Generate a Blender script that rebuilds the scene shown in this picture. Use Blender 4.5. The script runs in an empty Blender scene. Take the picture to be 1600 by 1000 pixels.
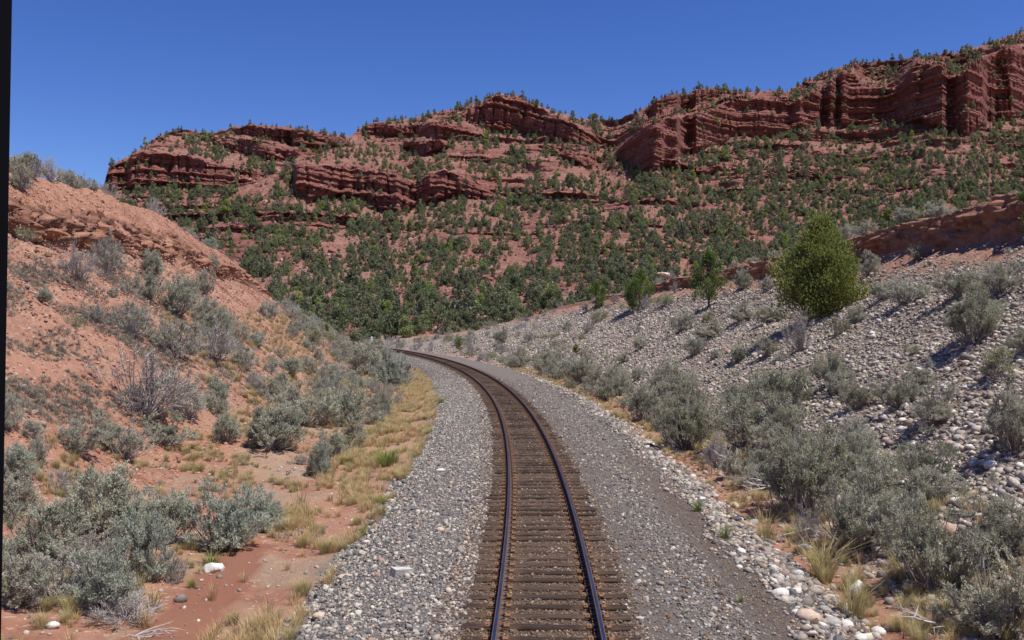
import bpy, math, random
import numpy as np

# ------------------------------------------------------------------ camera, sky, sun, exposure
scene = bpy.context.scene
COL = scene.collection
FPX, CAMZ, HORZ = 1422.0, 4.3, 504.0            # focal length in photo pixels, eye height over the rails, horizon row
cam_d = bpy.data.cameras.new("camera")
cam_d.lens = 32.0; cam_d.sensor_width = 36.0
cam_d.shift_y = (HORZ - 500.0) / 1600.0
cam_d.clip_start = 0.05; cam_d.clip_end = 8000.0
cam = bpy.data.objects.new("camera", cam_d); COL.objects.link(cam)
cam.location = (0, 0, CAMZ); cam.rotation_euler = (math.radians(90), 0, 0)
scene.camera = cam

SUN_EL, SUN_AZ = math.radians(66), math.radians(118)   # azimuth clockwise from +Y
world = bpy.data.worlds.new("World"); scene.world = world; world.use_nodes = True
wn = world.node_tree.nodes; wl = world.node_tree.links
bg = wn["Background"]
sky = wn.new("ShaderNodeTexSky"); sky.sky_type = 'NISHITA'; sky.sun_disc = False
sky.sun_elevation = SUN_EL; sky.sun_rotation = SUN_AZ
sky.altitude = 1900; sky.air_density = 1.0; sky.dust_density = 0.1; sky.ozone_density = 4.0
hs = wn.new("ShaderNodeHueSaturation"); hs.inputs['Saturation'].default_value = 1.25; hs.inputs['Hue'].default_value = 0.52; hs.inputs['Value'].default_value = 1.04
wl.new(sky.outputs[0], hs.inputs['Color']); wl.new(hs.outputs[0], bg.inputs[0]); bg.inputs[1].default_value = 0.108
sun_d = bpy.data.lights.new("sun", 'SUN'); sun_d.energy = 5.0; sun_d.angle = math.radians(0.53)
sun_d.color = (1.0, 0.955, 0.89)
sun = bpy.data.objects.new("sun", sun_d); COL.objects.link(sun); sun.location = (60, -20, 90)
sun.rotation_euler = (math.radians(90) - SUN_EL, 0, math.pi - SUN_AZ)
vs = scene.view_settings
vs.view_transform = 'Standard'; vs.look = 'None'; vs.gamma = 1.0; vs.use_curve_mapping = False; vs.exposure = 0.22
scene.cycles.max_bounces = 6; scene.cycles.diffuse_bounces = 3; scene.cycles.transparent_max_bounces = 4

R = random.Random(11)
G = np.random.default_rng(5)

# ------------------------------------------------------------------ helpers
_pg = np.random.default_rng(77)
_perm = np.tile(_pg.permutation(256), 3)
_gr = _pg.normal(size=(256, 3)); _gr /= np.linalg.norm(_gr, axis=1)[:, None]
def noise3(x, y, z=0.0):
    x, y, z = np.broadcast_arrays(np.asarray(x, float), np.asarray(y, float), np.asarray(z, float))
    xi, yi, zi = np.floor(x), np.floor(y), np.floor(z)
    fx, fy, fz = x - xi, y - yi, z - zi
    X, Y, Z = xi.astype(int) & 255, yi.astype(int) & 255, zi.astype(int) & 255
    u, v, w = fx**3*(fx*(fx*6-15)+10), fy**3*(fy*(fy*6-15)+10), fz**3*(fz*(fz*6-15)+10)
    def g(dx, dy, dz):
        h = _perm[_perm[_perm[X+dx] + Y+dy] + Z+dz]
        q = _gr[h]
        return q[..., 0]*(fx-dx) + q[..., 1]*(fy-dy) + q[..., 2]*(fz-dz)
    a = g(0,0,0)*(1-u) + g(1,0,0)*u; b = g(0,1,0)*(1-u) + g(1,1,0)*u
    c = g(0,0,1)*(1-u) + g(1,0,1)*u; d = g(0,1,1)*(1-u) + g(1,1,1)*u
    return ((a*(1-v) + b*v)*(1-w) + (c*(1-v) + d*v)*w) * 1.6
def fbm(x, y, z=0.0, o=4, gain=0.5):
    s = 0; a = 1.0; f = 1.0
    for k in range(o):
        s = s + a*noise3(np.asarray(x)*f + 17.3*k, np.asarray(y)*f + 5.1*k, np.asarray(z)*f); a *= gain; f *= 2.03
    return s
def sstep(a, b, x):
    t = np.clip((x-a)/(b-a), 0, 1); return t*t*(3-2*t)

def make_mesh(name, V, F, mats=(), smooth=False, attrs=None, midx=None):
    """F: one (n,3)/(n,4) array or a list of such."""
    me = bpy.data.meshes.new(name)
    V = np.ascontiguousarray(V, dtype=np.float32)
    Fs = [np.asarray(f) for f in (F if isinstance(F, (list, tuple)) else [F]) if len(f)]
    Fs = [f.reshape(len(f), -1) for f in Fs]
    tot = np.concatenate([np.full(len(f), f.shape[1]) for f in Fs]).astype(np.int32)
    idx = np.concatenate([f.ravel() for f in Fs]).astype(np.int32)
    me.vertices.add(len(V)); me.vertices.foreach_set("co", V.ravel())
    me.loops.add(len(idx)); me.loops.foreach_set("vertex_index", idx)
    me.polygons.add(len(tot))
    st = np.zeros(len(tot), np.int32); st[1:] = np.cumsum(tot)[:-1]
    me.polygons.foreach_set("loop_start", st); me.polygons.foreach_set("loop_total", tot)
    if midx is not None: me.polygons.foreach_set("material_index", np.asarray(midx, np.int32))
    me.polygons.foreach_set("use_smooth", np.full(len(tot), bool(smooth), dtype=bool))
    for m in mats: me.materials.append(m)
    for k, a in (attrs or {}).items():
        a = np.asarray(a, np.float32)
        if a.ndim == 1:
            at = me.attributes.new(k, 'FLOAT', 'POINT'); at.data.foreach_set("value", a)
        else:
            at = me.attributes.new(k, 'FLOAT_VECTOR', 'POINT'); at.data.foreach_set("vector", a.ravel())
    me.update(); me.validate()
    return me
def link(name, data, parent=None, loc=(0,0,0), rot=(0,0,0), scale=(1,1,1)):
    o = bpy.data.objects.new(name, data); COL.objects.link(o)
    o.location = loc; o.rotation_euler = rot; o.scale = scale
    if parent is not None: o.parent = parent
    return o
def tag(o, label=None, cat=None, group=None, kind=None):
    if label: o['label'] = label
    if cat: o['category'] = cat
    if group: o['group'] = group
    if kind: o['kind'] = kind
    return o
def grid_faces(nr, nc):
    i = np.arange(nr-1)[:, None]*nc + np.arange(nc-1)[None, :]
    return np.stack([i, i+1, i+nc+1, i+nc], -1).reshape(-1, 4)

# ------------------------------------------------------------------ materials
class NB:
    """tiny node builder"""
    def __init__(s, name, rough=0.9, spec=0.2):
        s.m = bpy.data.materials.new(name); s.m.use_nodes = True
        s.t = s.m.node_tree; s.n = s.t.nodes; s.l = s.t.links
        s.b = s.n["Principled BSDF"]; s.b.inputs["Roughness"].default_value = rough
        s.b.inputs["Specular IOR Level"].default_value = spec
        s._pos = None
    def put(s, v, sock):
        if isinstance(v, bpy.types.NodeSocket): s.l.new(v, sock)
        elif isinstance(v, (tuple, list)) and len(v) == 3 and sock.type == 'RGBA': sock.default_value = (*v, 1)
        else: sock.default_value = v
    def pos(s, scale=(1,1,1), obj=False):
        tc = s.n.new("ShaderNodeTexCoord") if obj else s.n.new("ShaderNodeNewGeometry")
        mp = s.n.new("ShaderNodeMapping"); mp.inputs["Scale"].default_value = scale
        s.l.new(tc.outputs["Object" if obj else "Position"], mp.inputs[0]); return mp.outputs[0]
    def noise(s, scale, detail=4, rough=0.55, vec=None, dist=0.0):
        n = s.n.new("ShaderNodeTexNoise"); n.inputs["Scale"].default_value = scale
        n.inputs["Detail"].default_value = detail; n.inputs["Roughness"].default_value = rough
        n.inputs["Distortion"].default_value = dist
        s.l.new(vec if vec is not None else s.pos(), n.inputs["Vector"]); return n.outputs[0]
    def voro(s, scale, vec=None, out=0, feat='F1'):
        n = s.n.new("ShaderNodeTexVoronoi"); n.feature = feat; n.inputs["Scale"].default_value = scale
        s.l.new(vec if vec is not None else s.pos(), n.inputs["Vector"]); return n.outputs[out]
    def ramp(s, fac, stops, mode='LINEAR'):
        r = s.n.new("ShaderNodeValToRGB"); cr = r.color_ramp; cr.interpolation = mode
        while len(cr.elements) < len(stops): cr.elements.new(0.5)
        for e, (p, c) in zip(cr.elements, stops):
            e.position = p; e.color = (c, c, c, 1) if isinstance(c, (int, float)) else (*c, 1)
        s.put(fac, r.inputs[0]); return r.outputs[0]
    def mix(s, f, a, b, mode='MIX'):
        m = s.n.new("ShaderNodeMix"); m.data_type = 'RGBA'; m.blend_type = mode
        s.put(f, m.inputs[0]); s.put(a, m.inputs[6]); s.put(b, m.inputs[7]); return m.outputs[2]
    def math(s, op, a, b=0.0, clamp=False):
        m = s.n.new("ShaderNodeMath"); m.operation = op; m.use_clamp = clamp
        s.put(a, m.inputs[0]); s.put(b, m.inputs[1]); return m.outputs[0]
    def attr(s, name):
        a = s.n.new("ShaderNodeAttribute"); a.attribute_name = name; return a.outputs["Fac"]
    def rand(s):
        return s.n.new("ShaderNodeObjectInfo").outputs["Random"]
    def bump(s, h, strength=0.4, dist=0.05):
        b = s.n.new("ShaderNodeBump"); b.inputs["Strength"].default_value = strength; b.inputs["Distance"].default_value = dist
        s.put(h, b.inputs["Height"]); s.l.new(b.outputs[0], s.b.inputs["Normal"])
    def col(s, c): s.put(c, s.b.inputs["Base Color"]); return s
    def done(s): return s.m

def foliage_mat(name, stops, trans=0.22, local=1.0):
    b = NB(name, 0.75, 0.15)
    c = b.ramp(b.rand(), stops)
    n = b.noise(3.0, 2, vec=b.pos((local,)*3, obj=True))
    c = b.mix(1.0, c, b.ramp(n, [(0.3, 0.7), (0.7, 1.3)]), 'MULTIPLY')
    b.col(c)
    tr = b.n.new("ShaderNodeBsdfTranslucent"); b.l.new(c, tr.inputs[0])
    mx = b.n.new("ShaderNodeMixShader"); mx.inputs[0].default_value = trans
    out = b.n["Material Output"]
    b.l.new(b.b.outputs[0], mx.inputs[1]); b.l.new(tr.outputs[0], mx.inputs[2]); b.l.new(mx.outputs[0], out.inputs[0])
    return b.done()

M = {}
M['sage'] = foliage_mat('sage_leaf', [(0, (.40,.41,.305)), (.4, (.44,.445,.33)), (.75, (.43,.41,.31)), (1, (.48,.475,.375))], .36)
M['sage_dark'] = foliage_mat('olive_sage_leaf', [(0, (.33,.33,.225)), (.5, (.385,.38,.275)), (1, (.43,.42,.325))], .36)
M['sage_blue'] = foliage_mat('blue_sage_leaf', [(0, (.40,.43,.335)), (1, (.45,.475,.375))], .36)
M['pale_weed'] = foliage_mat('pale_weed_leaf', [(0, (.30,.29,.17)), (1, (.36,.35,.22))])
M['twig'] = NB('grey_twig').done()
b = NB('grey_twig_wood'); b.col(b.ramp(b.rand(), [(0, (.24,.205,.185)), (1, (.33,.295,.275))])); M['twig'] = b.done()
b = NB('dead_twig'); b.col(b.ramp(b.rand(), [(0, (.32,.275,.26)), (1, (.43,.39,.37))])); M['dead'] = b.done()
b = NB('brown_weed'); b.col(b.ramp(b.rand(), [(0, (.26,.20,.16)), (.5, (.26,.245,.19)), (1, (.33,.31,.25))])); M['weed'] = b.done()
M['straw'] = foliage_mat('straw_grass', [(0, (.60,.43,.22)), (.5, (.66,.51,.28)), (1, (.54,.43,.22))], 0.4)
M['green_grass'] = foliage_mat('green_grass', [(0, (.21,.26,.06)), (1, (.28,.31,.09))], 0.3)
M['mixed_grass'] = foliage_mat('fading_grass', [(0, (.42,.37,.17)), (1, (.55,.46,.24))], 0.4)
M['pinyon'] = foliage_mat('pinyon_needles', [(0, (.155,.165,.095)), (.35, (.185,.195,.11)), (.7, (.20,.205,.135)), (1, (.235,.235,.13))], 0.25, 0.3)
M['wood_green'] = foliage_mat('valley_leaf', [(0, (.17,.20,.10)), (.35, (.215,.245,.12)), (.7, (.25,.27,.15)), (.88, (.265,.31,.115)), (1, (.29,.35,.09))], 0.33, 0.3)
M['juniper'] = foliage_mat('juniper_scale_leaf', [(0, (.235,.26,.07)), (1, (.255,.275,.08))], 0.32, 0.6)
M['pine'] = foliage_mat('young_pine_needles', [(0, (.15,.205,.055)), (1, (.17,.225,.07))], 0.3, 0.6)
b = NB('bark'); b.col(b.ramp(b.noise(14, 3), [(.3, (.09,.065,.05)), (.7, (.17,.13,.10))])); M['bark'] = b.done()

# loose stones: colour per stone
def stone_mat(name, stops, mode='LINEAR'):
    b = NB(name, 0.8, 0.3)
    c = b.ramp(b.rand(), stops, mode)
    n = b.noise(9.0, 4, vec=b.pos((1,1,1), obj=True))
    c = b.mix(1.0, c, b.ramp(n, [(.3, .78), (.7, 1.2)]), 'MULTIPLY')
    b.col(c); return b.done()
M['ballast'] = stone_mat('ballast_stone', [(0, (.085,.082,.085)), (.2, (.17,.16,.15)), (.4, (.12,.115,.115)), (.55, (.27,.25,.225)), (.7, (.19,.172,.155)), (.82, (.38,.34,.275)), (.92, (.52,.48,.41)), (.97, (.38,.235,.15)), (1, (.58,.54,.48))])
M['bed'] = stone_mat('rusty_bed_stone', [(0, (.085,.055,.04)), (.3, (.175,.11,.068)), (.6, (.125,.088,.065)), (.85, (.24,.165,.105)), (1, (.40,.33,.25))])
M['cobble'] = stone_mat('cobble_stone', [(0, (.12,.103,.09)), (.14, (.36,.31,.25)), (.28, (.18,.155,.135)), (.42, (.50,.435,.35)), (.54, (.25,.20,.16)), (.66, (.58,.515,.42)), (.78, (.33,.29,.25)), (.87, (.45,.31,.22)), (.94, (.14,.108,.093)), (1, (.68,.62,.53))])
def fixed_stone(name, c, sc=9.0):
    b = NB(name, 0.8, 0.3); n = b.noise(sc, 5, vec=b.pos((1,1,1), obj=True))
    b.col(b.mix(1.0, c, b.ramp(n, [(.3, .75), (.7, 1.15)]), 'MULTIPLY')); b.bump(n, .3, .02); return b.done()
M['pale_stone'] = fixed_stone('pale_stone', (.66,.62,.55))
M['grey_stone'] = fixed_stone('grey_stone', (.36,.335,.31))
M['tan_stone'] = fixed_stone('tan_stone', (.55,.42,.31))
M['brown_stone'] = fixed_stone('brown_stone', (.27,.205,.175))
M['white_stone'] = fixed_stone('white_stone', (.66,.66,.64), 5)
M['concrete'] = fixed_stone('pale_concrete', (.52,.50,.45), 14)

# ------------------------------------------------------------------ lie of the land
RAD = 380.0
def trackx(y): return 0.68 - (np.asarray(y, float)-24.0)**2/(2*RAD)
def trackm(y): return -(np.asarray(y, float)-24.0)/RAD

# cross-sections (offset from the track's middle line, height): one row per distance y
_ly = [-60, 30, 50, 60, 75, 90, 105, 112, 120, 130, 145, 170, 300]
def LP(toe, sb, st, cr, pl, far):
    return [(-1.6,-.235), (-3.3,-.33), (-4.3,-.74), (-5.4,-.86), (-8.5,-.55), toe, sb, st, cr, pl, far]
_lp = [LP((-12,.3),(-22,7.6),(-23.1,9.5),(-25.5,11.2),(-45,13),(-120,14)),
       LP((-12,.3),(-22,7.8),(-23.1,9.8),(-25.5,11.2),(-45,13),(-120,14)),
       LP((-12,.35),(-22,8.4),(-23.0,10.3),(-25.5,12.1),(-45,13),(-120,14)),
       LP((-12,.4),(-22,8.7),(-23.0,10.7),(-25,12.6),(-45,13),(-120,13)),
       LP((-12,.4),(-22,8.4),(-23.0,10.4),(-25,12.4),(-45,12),(-120,12)),
       LP((-12,.4),(-22,8.6),(-22.9,10.3),(-25,11.9),(-45,11),(-120,10)),
       LP((-11,.5),(-21.5,8.2),(-22.3,9.6),(-24.5,11.2),(-45,10),(-120,9)),
       LP((-10.5,.5),(-20.4,7.4),(-21,8.5),(-22.8,9.5),(-45,8),(-120,7)),
       LP((-9.5,.5),(-17.2,5.0),(-18,5.5),(-19.8,6.5),(-45,6),(-120,5)),
       LP((-9,.4),(-12.8,2.7),(-13.6,3.1),(-15,3.7),(-45,3.5),(-120,3)),
       LP((-8.8,.2),(-9.4,.6),(-10,.9),(-12,1.4),(-45,1.0),(-120,1)),
       LP((-8.8,.1),(-9.4,.15),(-10,.2),(-14,.4),(-45,.4),(-120,.5)),
       LP((-8.8,.1),(-9.4,.15),(-10,.2),(-14,.4),(-45,.4),(-120,.5))]
_ry = [-60, 20, 45, 60, 80, 110, 130, 150, 180, 200, 300]
def RP(ge, sb, st, pl, far):
    return [(1.45,-.235), (1.9,-.31), (ge,-.46), (ge+1.4,-.82), (ge+3.2,-.55), sb, st, pl, far]
_rp = [RP(4.0,(23.0,8.0),(23.2,10.4),(32,11.5),(120,14)),
       RP(4.0,(23.2,8.0),(23.4,10.4),(32,11.5),(120,14)),
       RP(4.7,(24.5,8.5),(24.7,10.9),(33,11.3),(120,14)),
       RP(5.0,(25.9,8.75),(26.1,10.65),(34,11.0),(120,13)),
       RP(5.2,(26.1,8.4),(26.3,10.1),(34,10.3),(120,12)),
       RP(5.2,(26.7,8.0),(26.9,9.3),(35,9.5),(120,11)),
       RP(5.2,(26.9,7.4),(27.5,8.2),(36,8.3),(120,9)),
       RP(5.2,(27.6,6.3),(28.2,6.9),(36,6.9),(120,7)),
       RP(5.2,(23.6,2.5),(24.2,2.8),(34,2.8),(120,3)),
       RP(5.2,(23.6,1.2),(24.2,1.4),(34,1.4),(120,2)),
       RP(5.2,(23.6,1.0),(24.2,1.1),(34,1.2),(120,2))]
_L = np.array(_lp)[:, ::-1]; _Rr = np.array(_rp)              # left table runs outwards -> inwards
def _keys(y):
    y = np.atleast_1d(y)
    def tab(ky, T):
        return np.stack([[np.interp(y, ky, T[:, k, c]) for k in range(T.shape[1])] for c in (0, 1)], -1)  # (K,N,2)
    return np.concatenate([tab(_ly, _L), tab(_ry, _Rr)], 0).transpose(1, 0, 2)                      # (N,20,2)
NLK = _L.shape[1]
def zones(x, y):
    """weights at a ground point from its place in the cross-section: u = key position"""
    y = np.atleast_1d(np.asarray(y, float)); x = np.atleast_1d(np.asarray(x, float))
    off = x - trackx(y); K = _keys(y)
    ko, kz = K[..., 0], K[..., 1]
    seg = np.clip((off[:, None] >= ko).sum(1) - 1, 0, ko.shape[1]-2)
    i = np.arange(len(y))
    t = np.clip((off - ko[i, seg])/(ko[i, seg+1]-ko[i, seg]), 0, 1)
    return off, seg + t, kz[i, seg]*(1-t) + kz[i, seg+1]*t
def relief(x, y, u):
    bed = 1 - sstep(0.0, 1.6, np.maximum(9.0-u, u-12.4))        # ballast and gravel shoulders
    hill = np.maximum(sstep(6.2, 4.6, u), sstep(14.2, 15.4, u)*0.7)
    big = fbm(x/7.0, y/7.0, 1.3, 3)
    mid = fbm(x/1.7, y/1.7, 4.1, 3)
    fine = fbm(x/.55, y/.55, 2.7, 2)
    return (big*.16 + mid*.07)*(1-bed) + hill*(big*.28 + fine*.06 - np.clip(1 - 3.5*np.abs(noise3(y/1.5, x/11.0, 8.8)), 0, 1)*.16) + bed*mid*.016
def H(x, y):
    sh = np.shape(x)
    x = np.ravel(np.asarray(x, float)); y = np.ravel(np.asarray(y, float))
    off, u, z = zones(x, y)
    return (z + relief(x, y, u)).reshape(sh)
def hz(x, y): return float(H(np.array([x]), np.array([y]))[0])
_dd = np.concatenate([np.arange(7, 60, .12), np.arange(60, 290, .4)])
def at(px, py):
    """ground point seen along a direction of sight"""
    tx, tz = (px-800)/FPX, (HORZ-py)/FPX
    g = H(tx*_dd, _dd); below = np.nonzero(CAMZ + tz*_dd < g)[0]
    if len(below) == 0: return at(px, py+1.5) if py < 1000 else None
    d = _dd[below[0]]
    return tx*d, d, hz(tx*d, d)

# ground sheet
def build_ground():
    ys = np.concatenate([np.arange(-60, 6, 3.0), np.arange(6, 24, .16), np.arange(24, 70, .28), np.arange(70, 130, .5), np.arange(130, 300.1, 2.0)])
    nsub = [6, 22, 14, 24, 58, 18, 20, 10, 10, 8] + [10] + [8, 8, 10, 14, 60, 26, 20, 8]
    K = _keys(ys)
    us = np.concatenate([k + np.arange(n)/n for k, n in enumerate(nsub)] + [[len(nsub)]])
    ki = np.minimum(us.astype(int), K.shape[1]-2); t = us - ki
    off = K[:, ki, 0]*(1-t) + K[:, ki+1, 0]*t
    z0 = K[:, ki, 1]*(1-t) + K[:, ki+1, 1]*t
    Y = np.repeat(ys[:, None], len(us), 1); X = trackx(Y) + off
    U = np.repeat(us[None], len(ys), 0)
    Z = z0 + relief(X.ravel(), Y.ravel(), U.ravel()).reshape(X.shape)
    # broken scarps under both crests: face pushed in and out, hollowed at its foot
    wl_ = np.clip(1 - np.abs(U-3.55)/1.15, 0, 1)*sstep(128, 106, Y)
    wl_ = wl_*(.45 + .55*sstep(2.9, 3.7, U))
    rg = 1-np.abs(fbm(Y/1.7, Z/1.5, 7.7, 5, .6)); cav = np.clip(noise3(Y/2.3, Z/1.6, 2.2), 0, 1)
    foot = np.exp(-((U-4.02)/.22)**2)
    X = X - wl_*(rg-.55)*1.5 - foot*sstep(120,105,Y)*(0.6 + 2.6*cav) + wl_*fbm(Y/.55, Z/.45, 4.2, 4, .65)*.34
    Z = Z + wl_*fbm(X/.9, Y/.9, 3.3, 3)*.16 + wl_*fbm(X/2.5, Y/2.5, 8.3, 2)*.25
    wr_ = np.clip(1 - np.abs(U-16.55)/.9, 0, 1)*sstep(150, 120, Y)
    X = X + wr_*(1-np.abs(fbm(Y/2.2, Z/1.2, 9.1, 5, .6))-.6)*.9 + np.exp(-((U-16.1)/.28)**2)*.4*sstep(150,120,Y)
    X = X + wr_*fbm(Y/.8, Z/.5, 14.2, 3)*.5 + wr_*np.clip(noise3(Y/1.6, Z/1.2, 24.), 0, 1)*.9 + wr_*fbm(Y/.4, Z/.3, 2.2, 2)*.22
    Z = Z + wr_*fbm(X/1.2, Y/1.2, 5.5, 3)*.2
    X = X + (np.clip(U-16, 0, 1)**2*.55*np.clip(1-(U-17)/.8, 0, 1))*sstep(150, 120, Y)
    x, y, u, z = X.ravel(), Y.ravel(), U.ravel(), Z.ravel()
    n1 = fbm(x/2.2, y/2.2, 6.0, 3)*.45; o_ = x - trackx(y)
    wet = sstep(.62, .50, np.abs(o_ + 6.25 + .22*np.sin(y*.7) + n1*.35))*sstep(20.9, 20.4, y + n1*1.2)
    att = {
        'gravel': np.clip(1 - sstep(0.0, .45, np.maximum(8.15-u, u-13.15) + n1*.8), 0, 1),
        'cobble': sstep(14.2, 15.0, u + n1*.6)*sstep(16.0, 15.72, u + n1*.2),
        'scarp': np.maximum(wl_, wr_).ravel(), 'wet': wet,
        'dry': sstep(-.1, .35, fbm(x/3.0, y/3.0, 12.0, 3))*sstep(4.6, 5.6, u)*sstep(8.6, 7.6, u),
        'bed': sstep(1.75, 1.35, np.abs(o_ + .1) + n1*.25), 'fines': np.exp(-((o_-3.65)/.55)**2)*sstep(32, 22, y) + .8*np.exp(-((o_-1.75)/.3)**2),
        'talus': np.clip(np.exp(-((u-3.9)/.5)**2) + sstep(-.15,.35,fbm(x/4., y/8., 3.0, 3))*sstep(4.6,5,u)*sstep(6.4,5.6,u)*sstep(30,50,y), 0, 1)}
    b = NB('canyon_ground', 0.95, 0.1)
    P = b.pos()
    nbig, nmid, nfine = b.noise(.35, 4, vec=P), b.noise(2.2, 5, vec=P), b.noise(16, 5, .7, vec=P)
    red = b.ramp(nmid, [(.3, (.235,.108,.068)), (.55, (.33,.163,.105)), (.75, (.41,.225,.152))])
    red = b.mix(b.ramp(nbig, [(.42, 0.0), (.62, .55)]), red, (.41,.225,.152))
    vs_ = b.voro(14, P, 'Color'); peb = b.ramp(vs_, [(.80, 0.0), (.86, .8)])
    red = b.mix(peb, red, (.50,.36,.28))
    tal = b.ramp(b.voro(9, P, 'Color'), [(.1, (.30,.17,.12)), (.5, (.46,.30,.22)), (.9, (.56,.47,.38))])
    red = b.mix(b.math('MULTIPLY', b.attr('talus'), .7), red, tal)
    sc = b.ramp(nmid, [(.3, (.175,.076,.047)), (.48, (.325,.155,.098)), (.75, (.41,.218,.143))])
    red = b.mix(b.attr('scarp'), red, sc)
    red = b.mix(b.math('MULTIPLY', b.attr('dry'), .6), red, b.ramp(nfine, [(.3, (.26,.19,.13)), (.7, (.42,.33,.23))]))
    red = b.mix(b.math('MULTIPLY', b.attr('wet'), .9), red, (.205,.088,.056))
    cob = b.ramp(b.voro(7, P, 'Color'), [(.05, (.10,.078,.06)), (.4, (.22,.175,.14)), (.7, (.32,.26,.205)), (.95, (.46,.395,.32))])
    c = b.mix(b.attr('cobble'), red, cob)
    dark = b.ramp(nfine, [(.3, (.08,.062,.053)), (.7, (.17,.138,.118))])
    grv = b.ramp(b.voro(22, P, 'Color'), [(.05, (.10,.09,.085)), (.5, (.19,.175,.16)), (.8, (.30,.28,.25)), (.97, (.46,.43,.38))])
    gcol = b.mix(b.math('SUBTRACT', .5, b.math('MULTIPLY', b.attr('fines'), .4)), dark, grv)
    gcol = b.mix(b.math('MULTIPLY', b.attr('bed'), .85), gcol, b.ramp(nfine, [(.3, (.06,.04,.028)), (.7, (.16,.105,.068))]))
    c = b.mix(b.attr('gravel'), c, gcol)
    b.col(c)
    rgh = b.math('SUBTRACT', 1.0, b.math('MULTIPLY', b.attr('wet'), .85))
    b.bump(b.math('MULTIPLY', rgh, b.math('ADD', nfine, b.math('MULTIPLY', b.noise(34, 3), .5))), .8, .07)
    me = make_mesh('canyon_ground', np.stack([x, y, z], 1), grid_faces(len(ys), len(us)), [b.done()], True, att)
    tag(link('ground', me), 'red sand and gravel ground of the rail cutting', kind='structure')
build_ground()

# wide base of the land out to the horizon
b = NB('desert_plain', .95, .1); b.col(b.ramp(b.noise(.01, 5), [(.35, (.30,.15,.10)), (.65, (.40,.24,.17))]))
a_ = np.linspace(0, 2*math.pi, 65)[:-1]
vv = [(0, 0, -4.0)] + [(r*math.sin(a), r*math.cos(a), -4.0) for r in (300, 5000) for a in a_]
ff = [np.array([(0, 1+(k+1) % 64, 1+k) for k in range(64)]), np.array([(1+k, 1+(k+1) % 64, 65+(k+1) % 64, 65+k) for k in range(64)])]
tag(link('plain', make_mesh('plain', vv, ff, [b.done()])), 'desert floor beyond the canyon', kind='structure')

# ------------------------------------------------------------------ the red mountain
# each cliff band: bearing (photo px), its top edge and its foot (photo rows); turned into a landform with real distances
def T(*p): return np.array(p, float)
RIDGE = T((-300,262),(0,300),(120,298),(162,292),(170,262),(212,238),(245,215),(280,202),(330,208),(370,197),(400,195),(450,198),(530,212),(545,213),(575,192),(640,186),(720,166),(752,158),(776,146),(806,149),(830,160),(870,175),(910,186),(960,188),(1000,172),(1060,147),(1110,138),(1160,143),(1230,142),(1290,112),(1330,99),(1400,93),(1450,87),(1500,80),(1550,66),(1600,48),(1900,10))
BANDS = [
 (T((1019,255),(1050,252),(1100,262),(1130,258)), T((1019,256),(1050,262),(1100,272),(1130,259)), 0),
 (T((460,262),(467,258),(515,259),(560,260),(620,274),(644,287),(671,273),(695,268),(728,276),(755,294),(785,308)), T((460,304),(485,310),(530,304),(560,316),(590,324),(632,332),(650,321),(674,313),(710,303),(740,312),(770,310),(785,308)), 1),
 (T((161,270),(167,262),(215,240),(260,241),(320,250),(380,262),(413,272)), T((161,297),(200,291),(260,287),(320,298),(350,293),(395,281),(413,272)), 1),
 (T((842,226),(880,232),(920,240),(945,250)), T((842,227),(880,243),(920,259),(945,251)), 1),
 (T((625,224),(640,222),(689,222),(700,228)), T((625,225),(640,238),(662,240),(700,229)), 1),
 (T((326,212),(380,220),(440,232),(500,241)), T((326,213),(350,228),(380,238),(410,247),(455,247),(500,242)), 1),
 (T((566,201),(590,189),(632,195),(674,192),(728,196),(760,212)), T((566,208),(605,210),(635,213),(680,216),(728,211),(760,213)), 1),
 (T((362,203),(370,198),(398,196),(425,198),(470,202),(530,214),(542,222)), T((362,204),(410,214),(464,225),(500,231),(530,227),(542,223)), 1),
 (T((722,180),(752,165),(776,149),(806,152),(830,163),(860,176),(905,198),(950,221)), T((722,181),(746,195),(776,202),(815,201),(845,207),(890,219),(920,228),(950,221.5)), 1),
 (T((958,247),(975,222),(997,194),(1030,192),(1066,183),(1102,177),(1132,159),(1168,149),(1210,151),(1240,160),(1282,140),(1310,112),(1335,112),(1350,136),(1395,139),(1410,122),(1432,102),(1480,110),(1500,121),(1532,95),(1562,80),(1600,70),(1900,30)),
    T((958,248),(975,256),(994,264),(1015,270),(1039,258),(1072,240),(1108,228),(1150,211),(1195,214),(1225,202),(1275,196),(1312,195),(1375,190),(1400,197),(1440,191),(1470,200),(1482,212),(1512,210),(1545,191),(1575,181),(1600,176),(1900,160)), 2),
 (T((1010,172),(1060,150),(1102,142),(1132,142),(1150,150)), T((1010,176),(1024,181),(1066,177),(1108,169),(1132,157),(1150,151)), 1),
]
CREST_L = T((-300,200),(15,268),(100,285),(180,305),(260,340),(330,385),(390,432),(430,478),(500,520),(560,530),(610,545))
CREST_R = T((610,545),(690,520),(740,515),(880,480),(1030,440),(1220,398),(1400,353),(1600,300),(1900,225))
CREST = np.concatenate([CREST_L, CREST_R[1:]])
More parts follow.
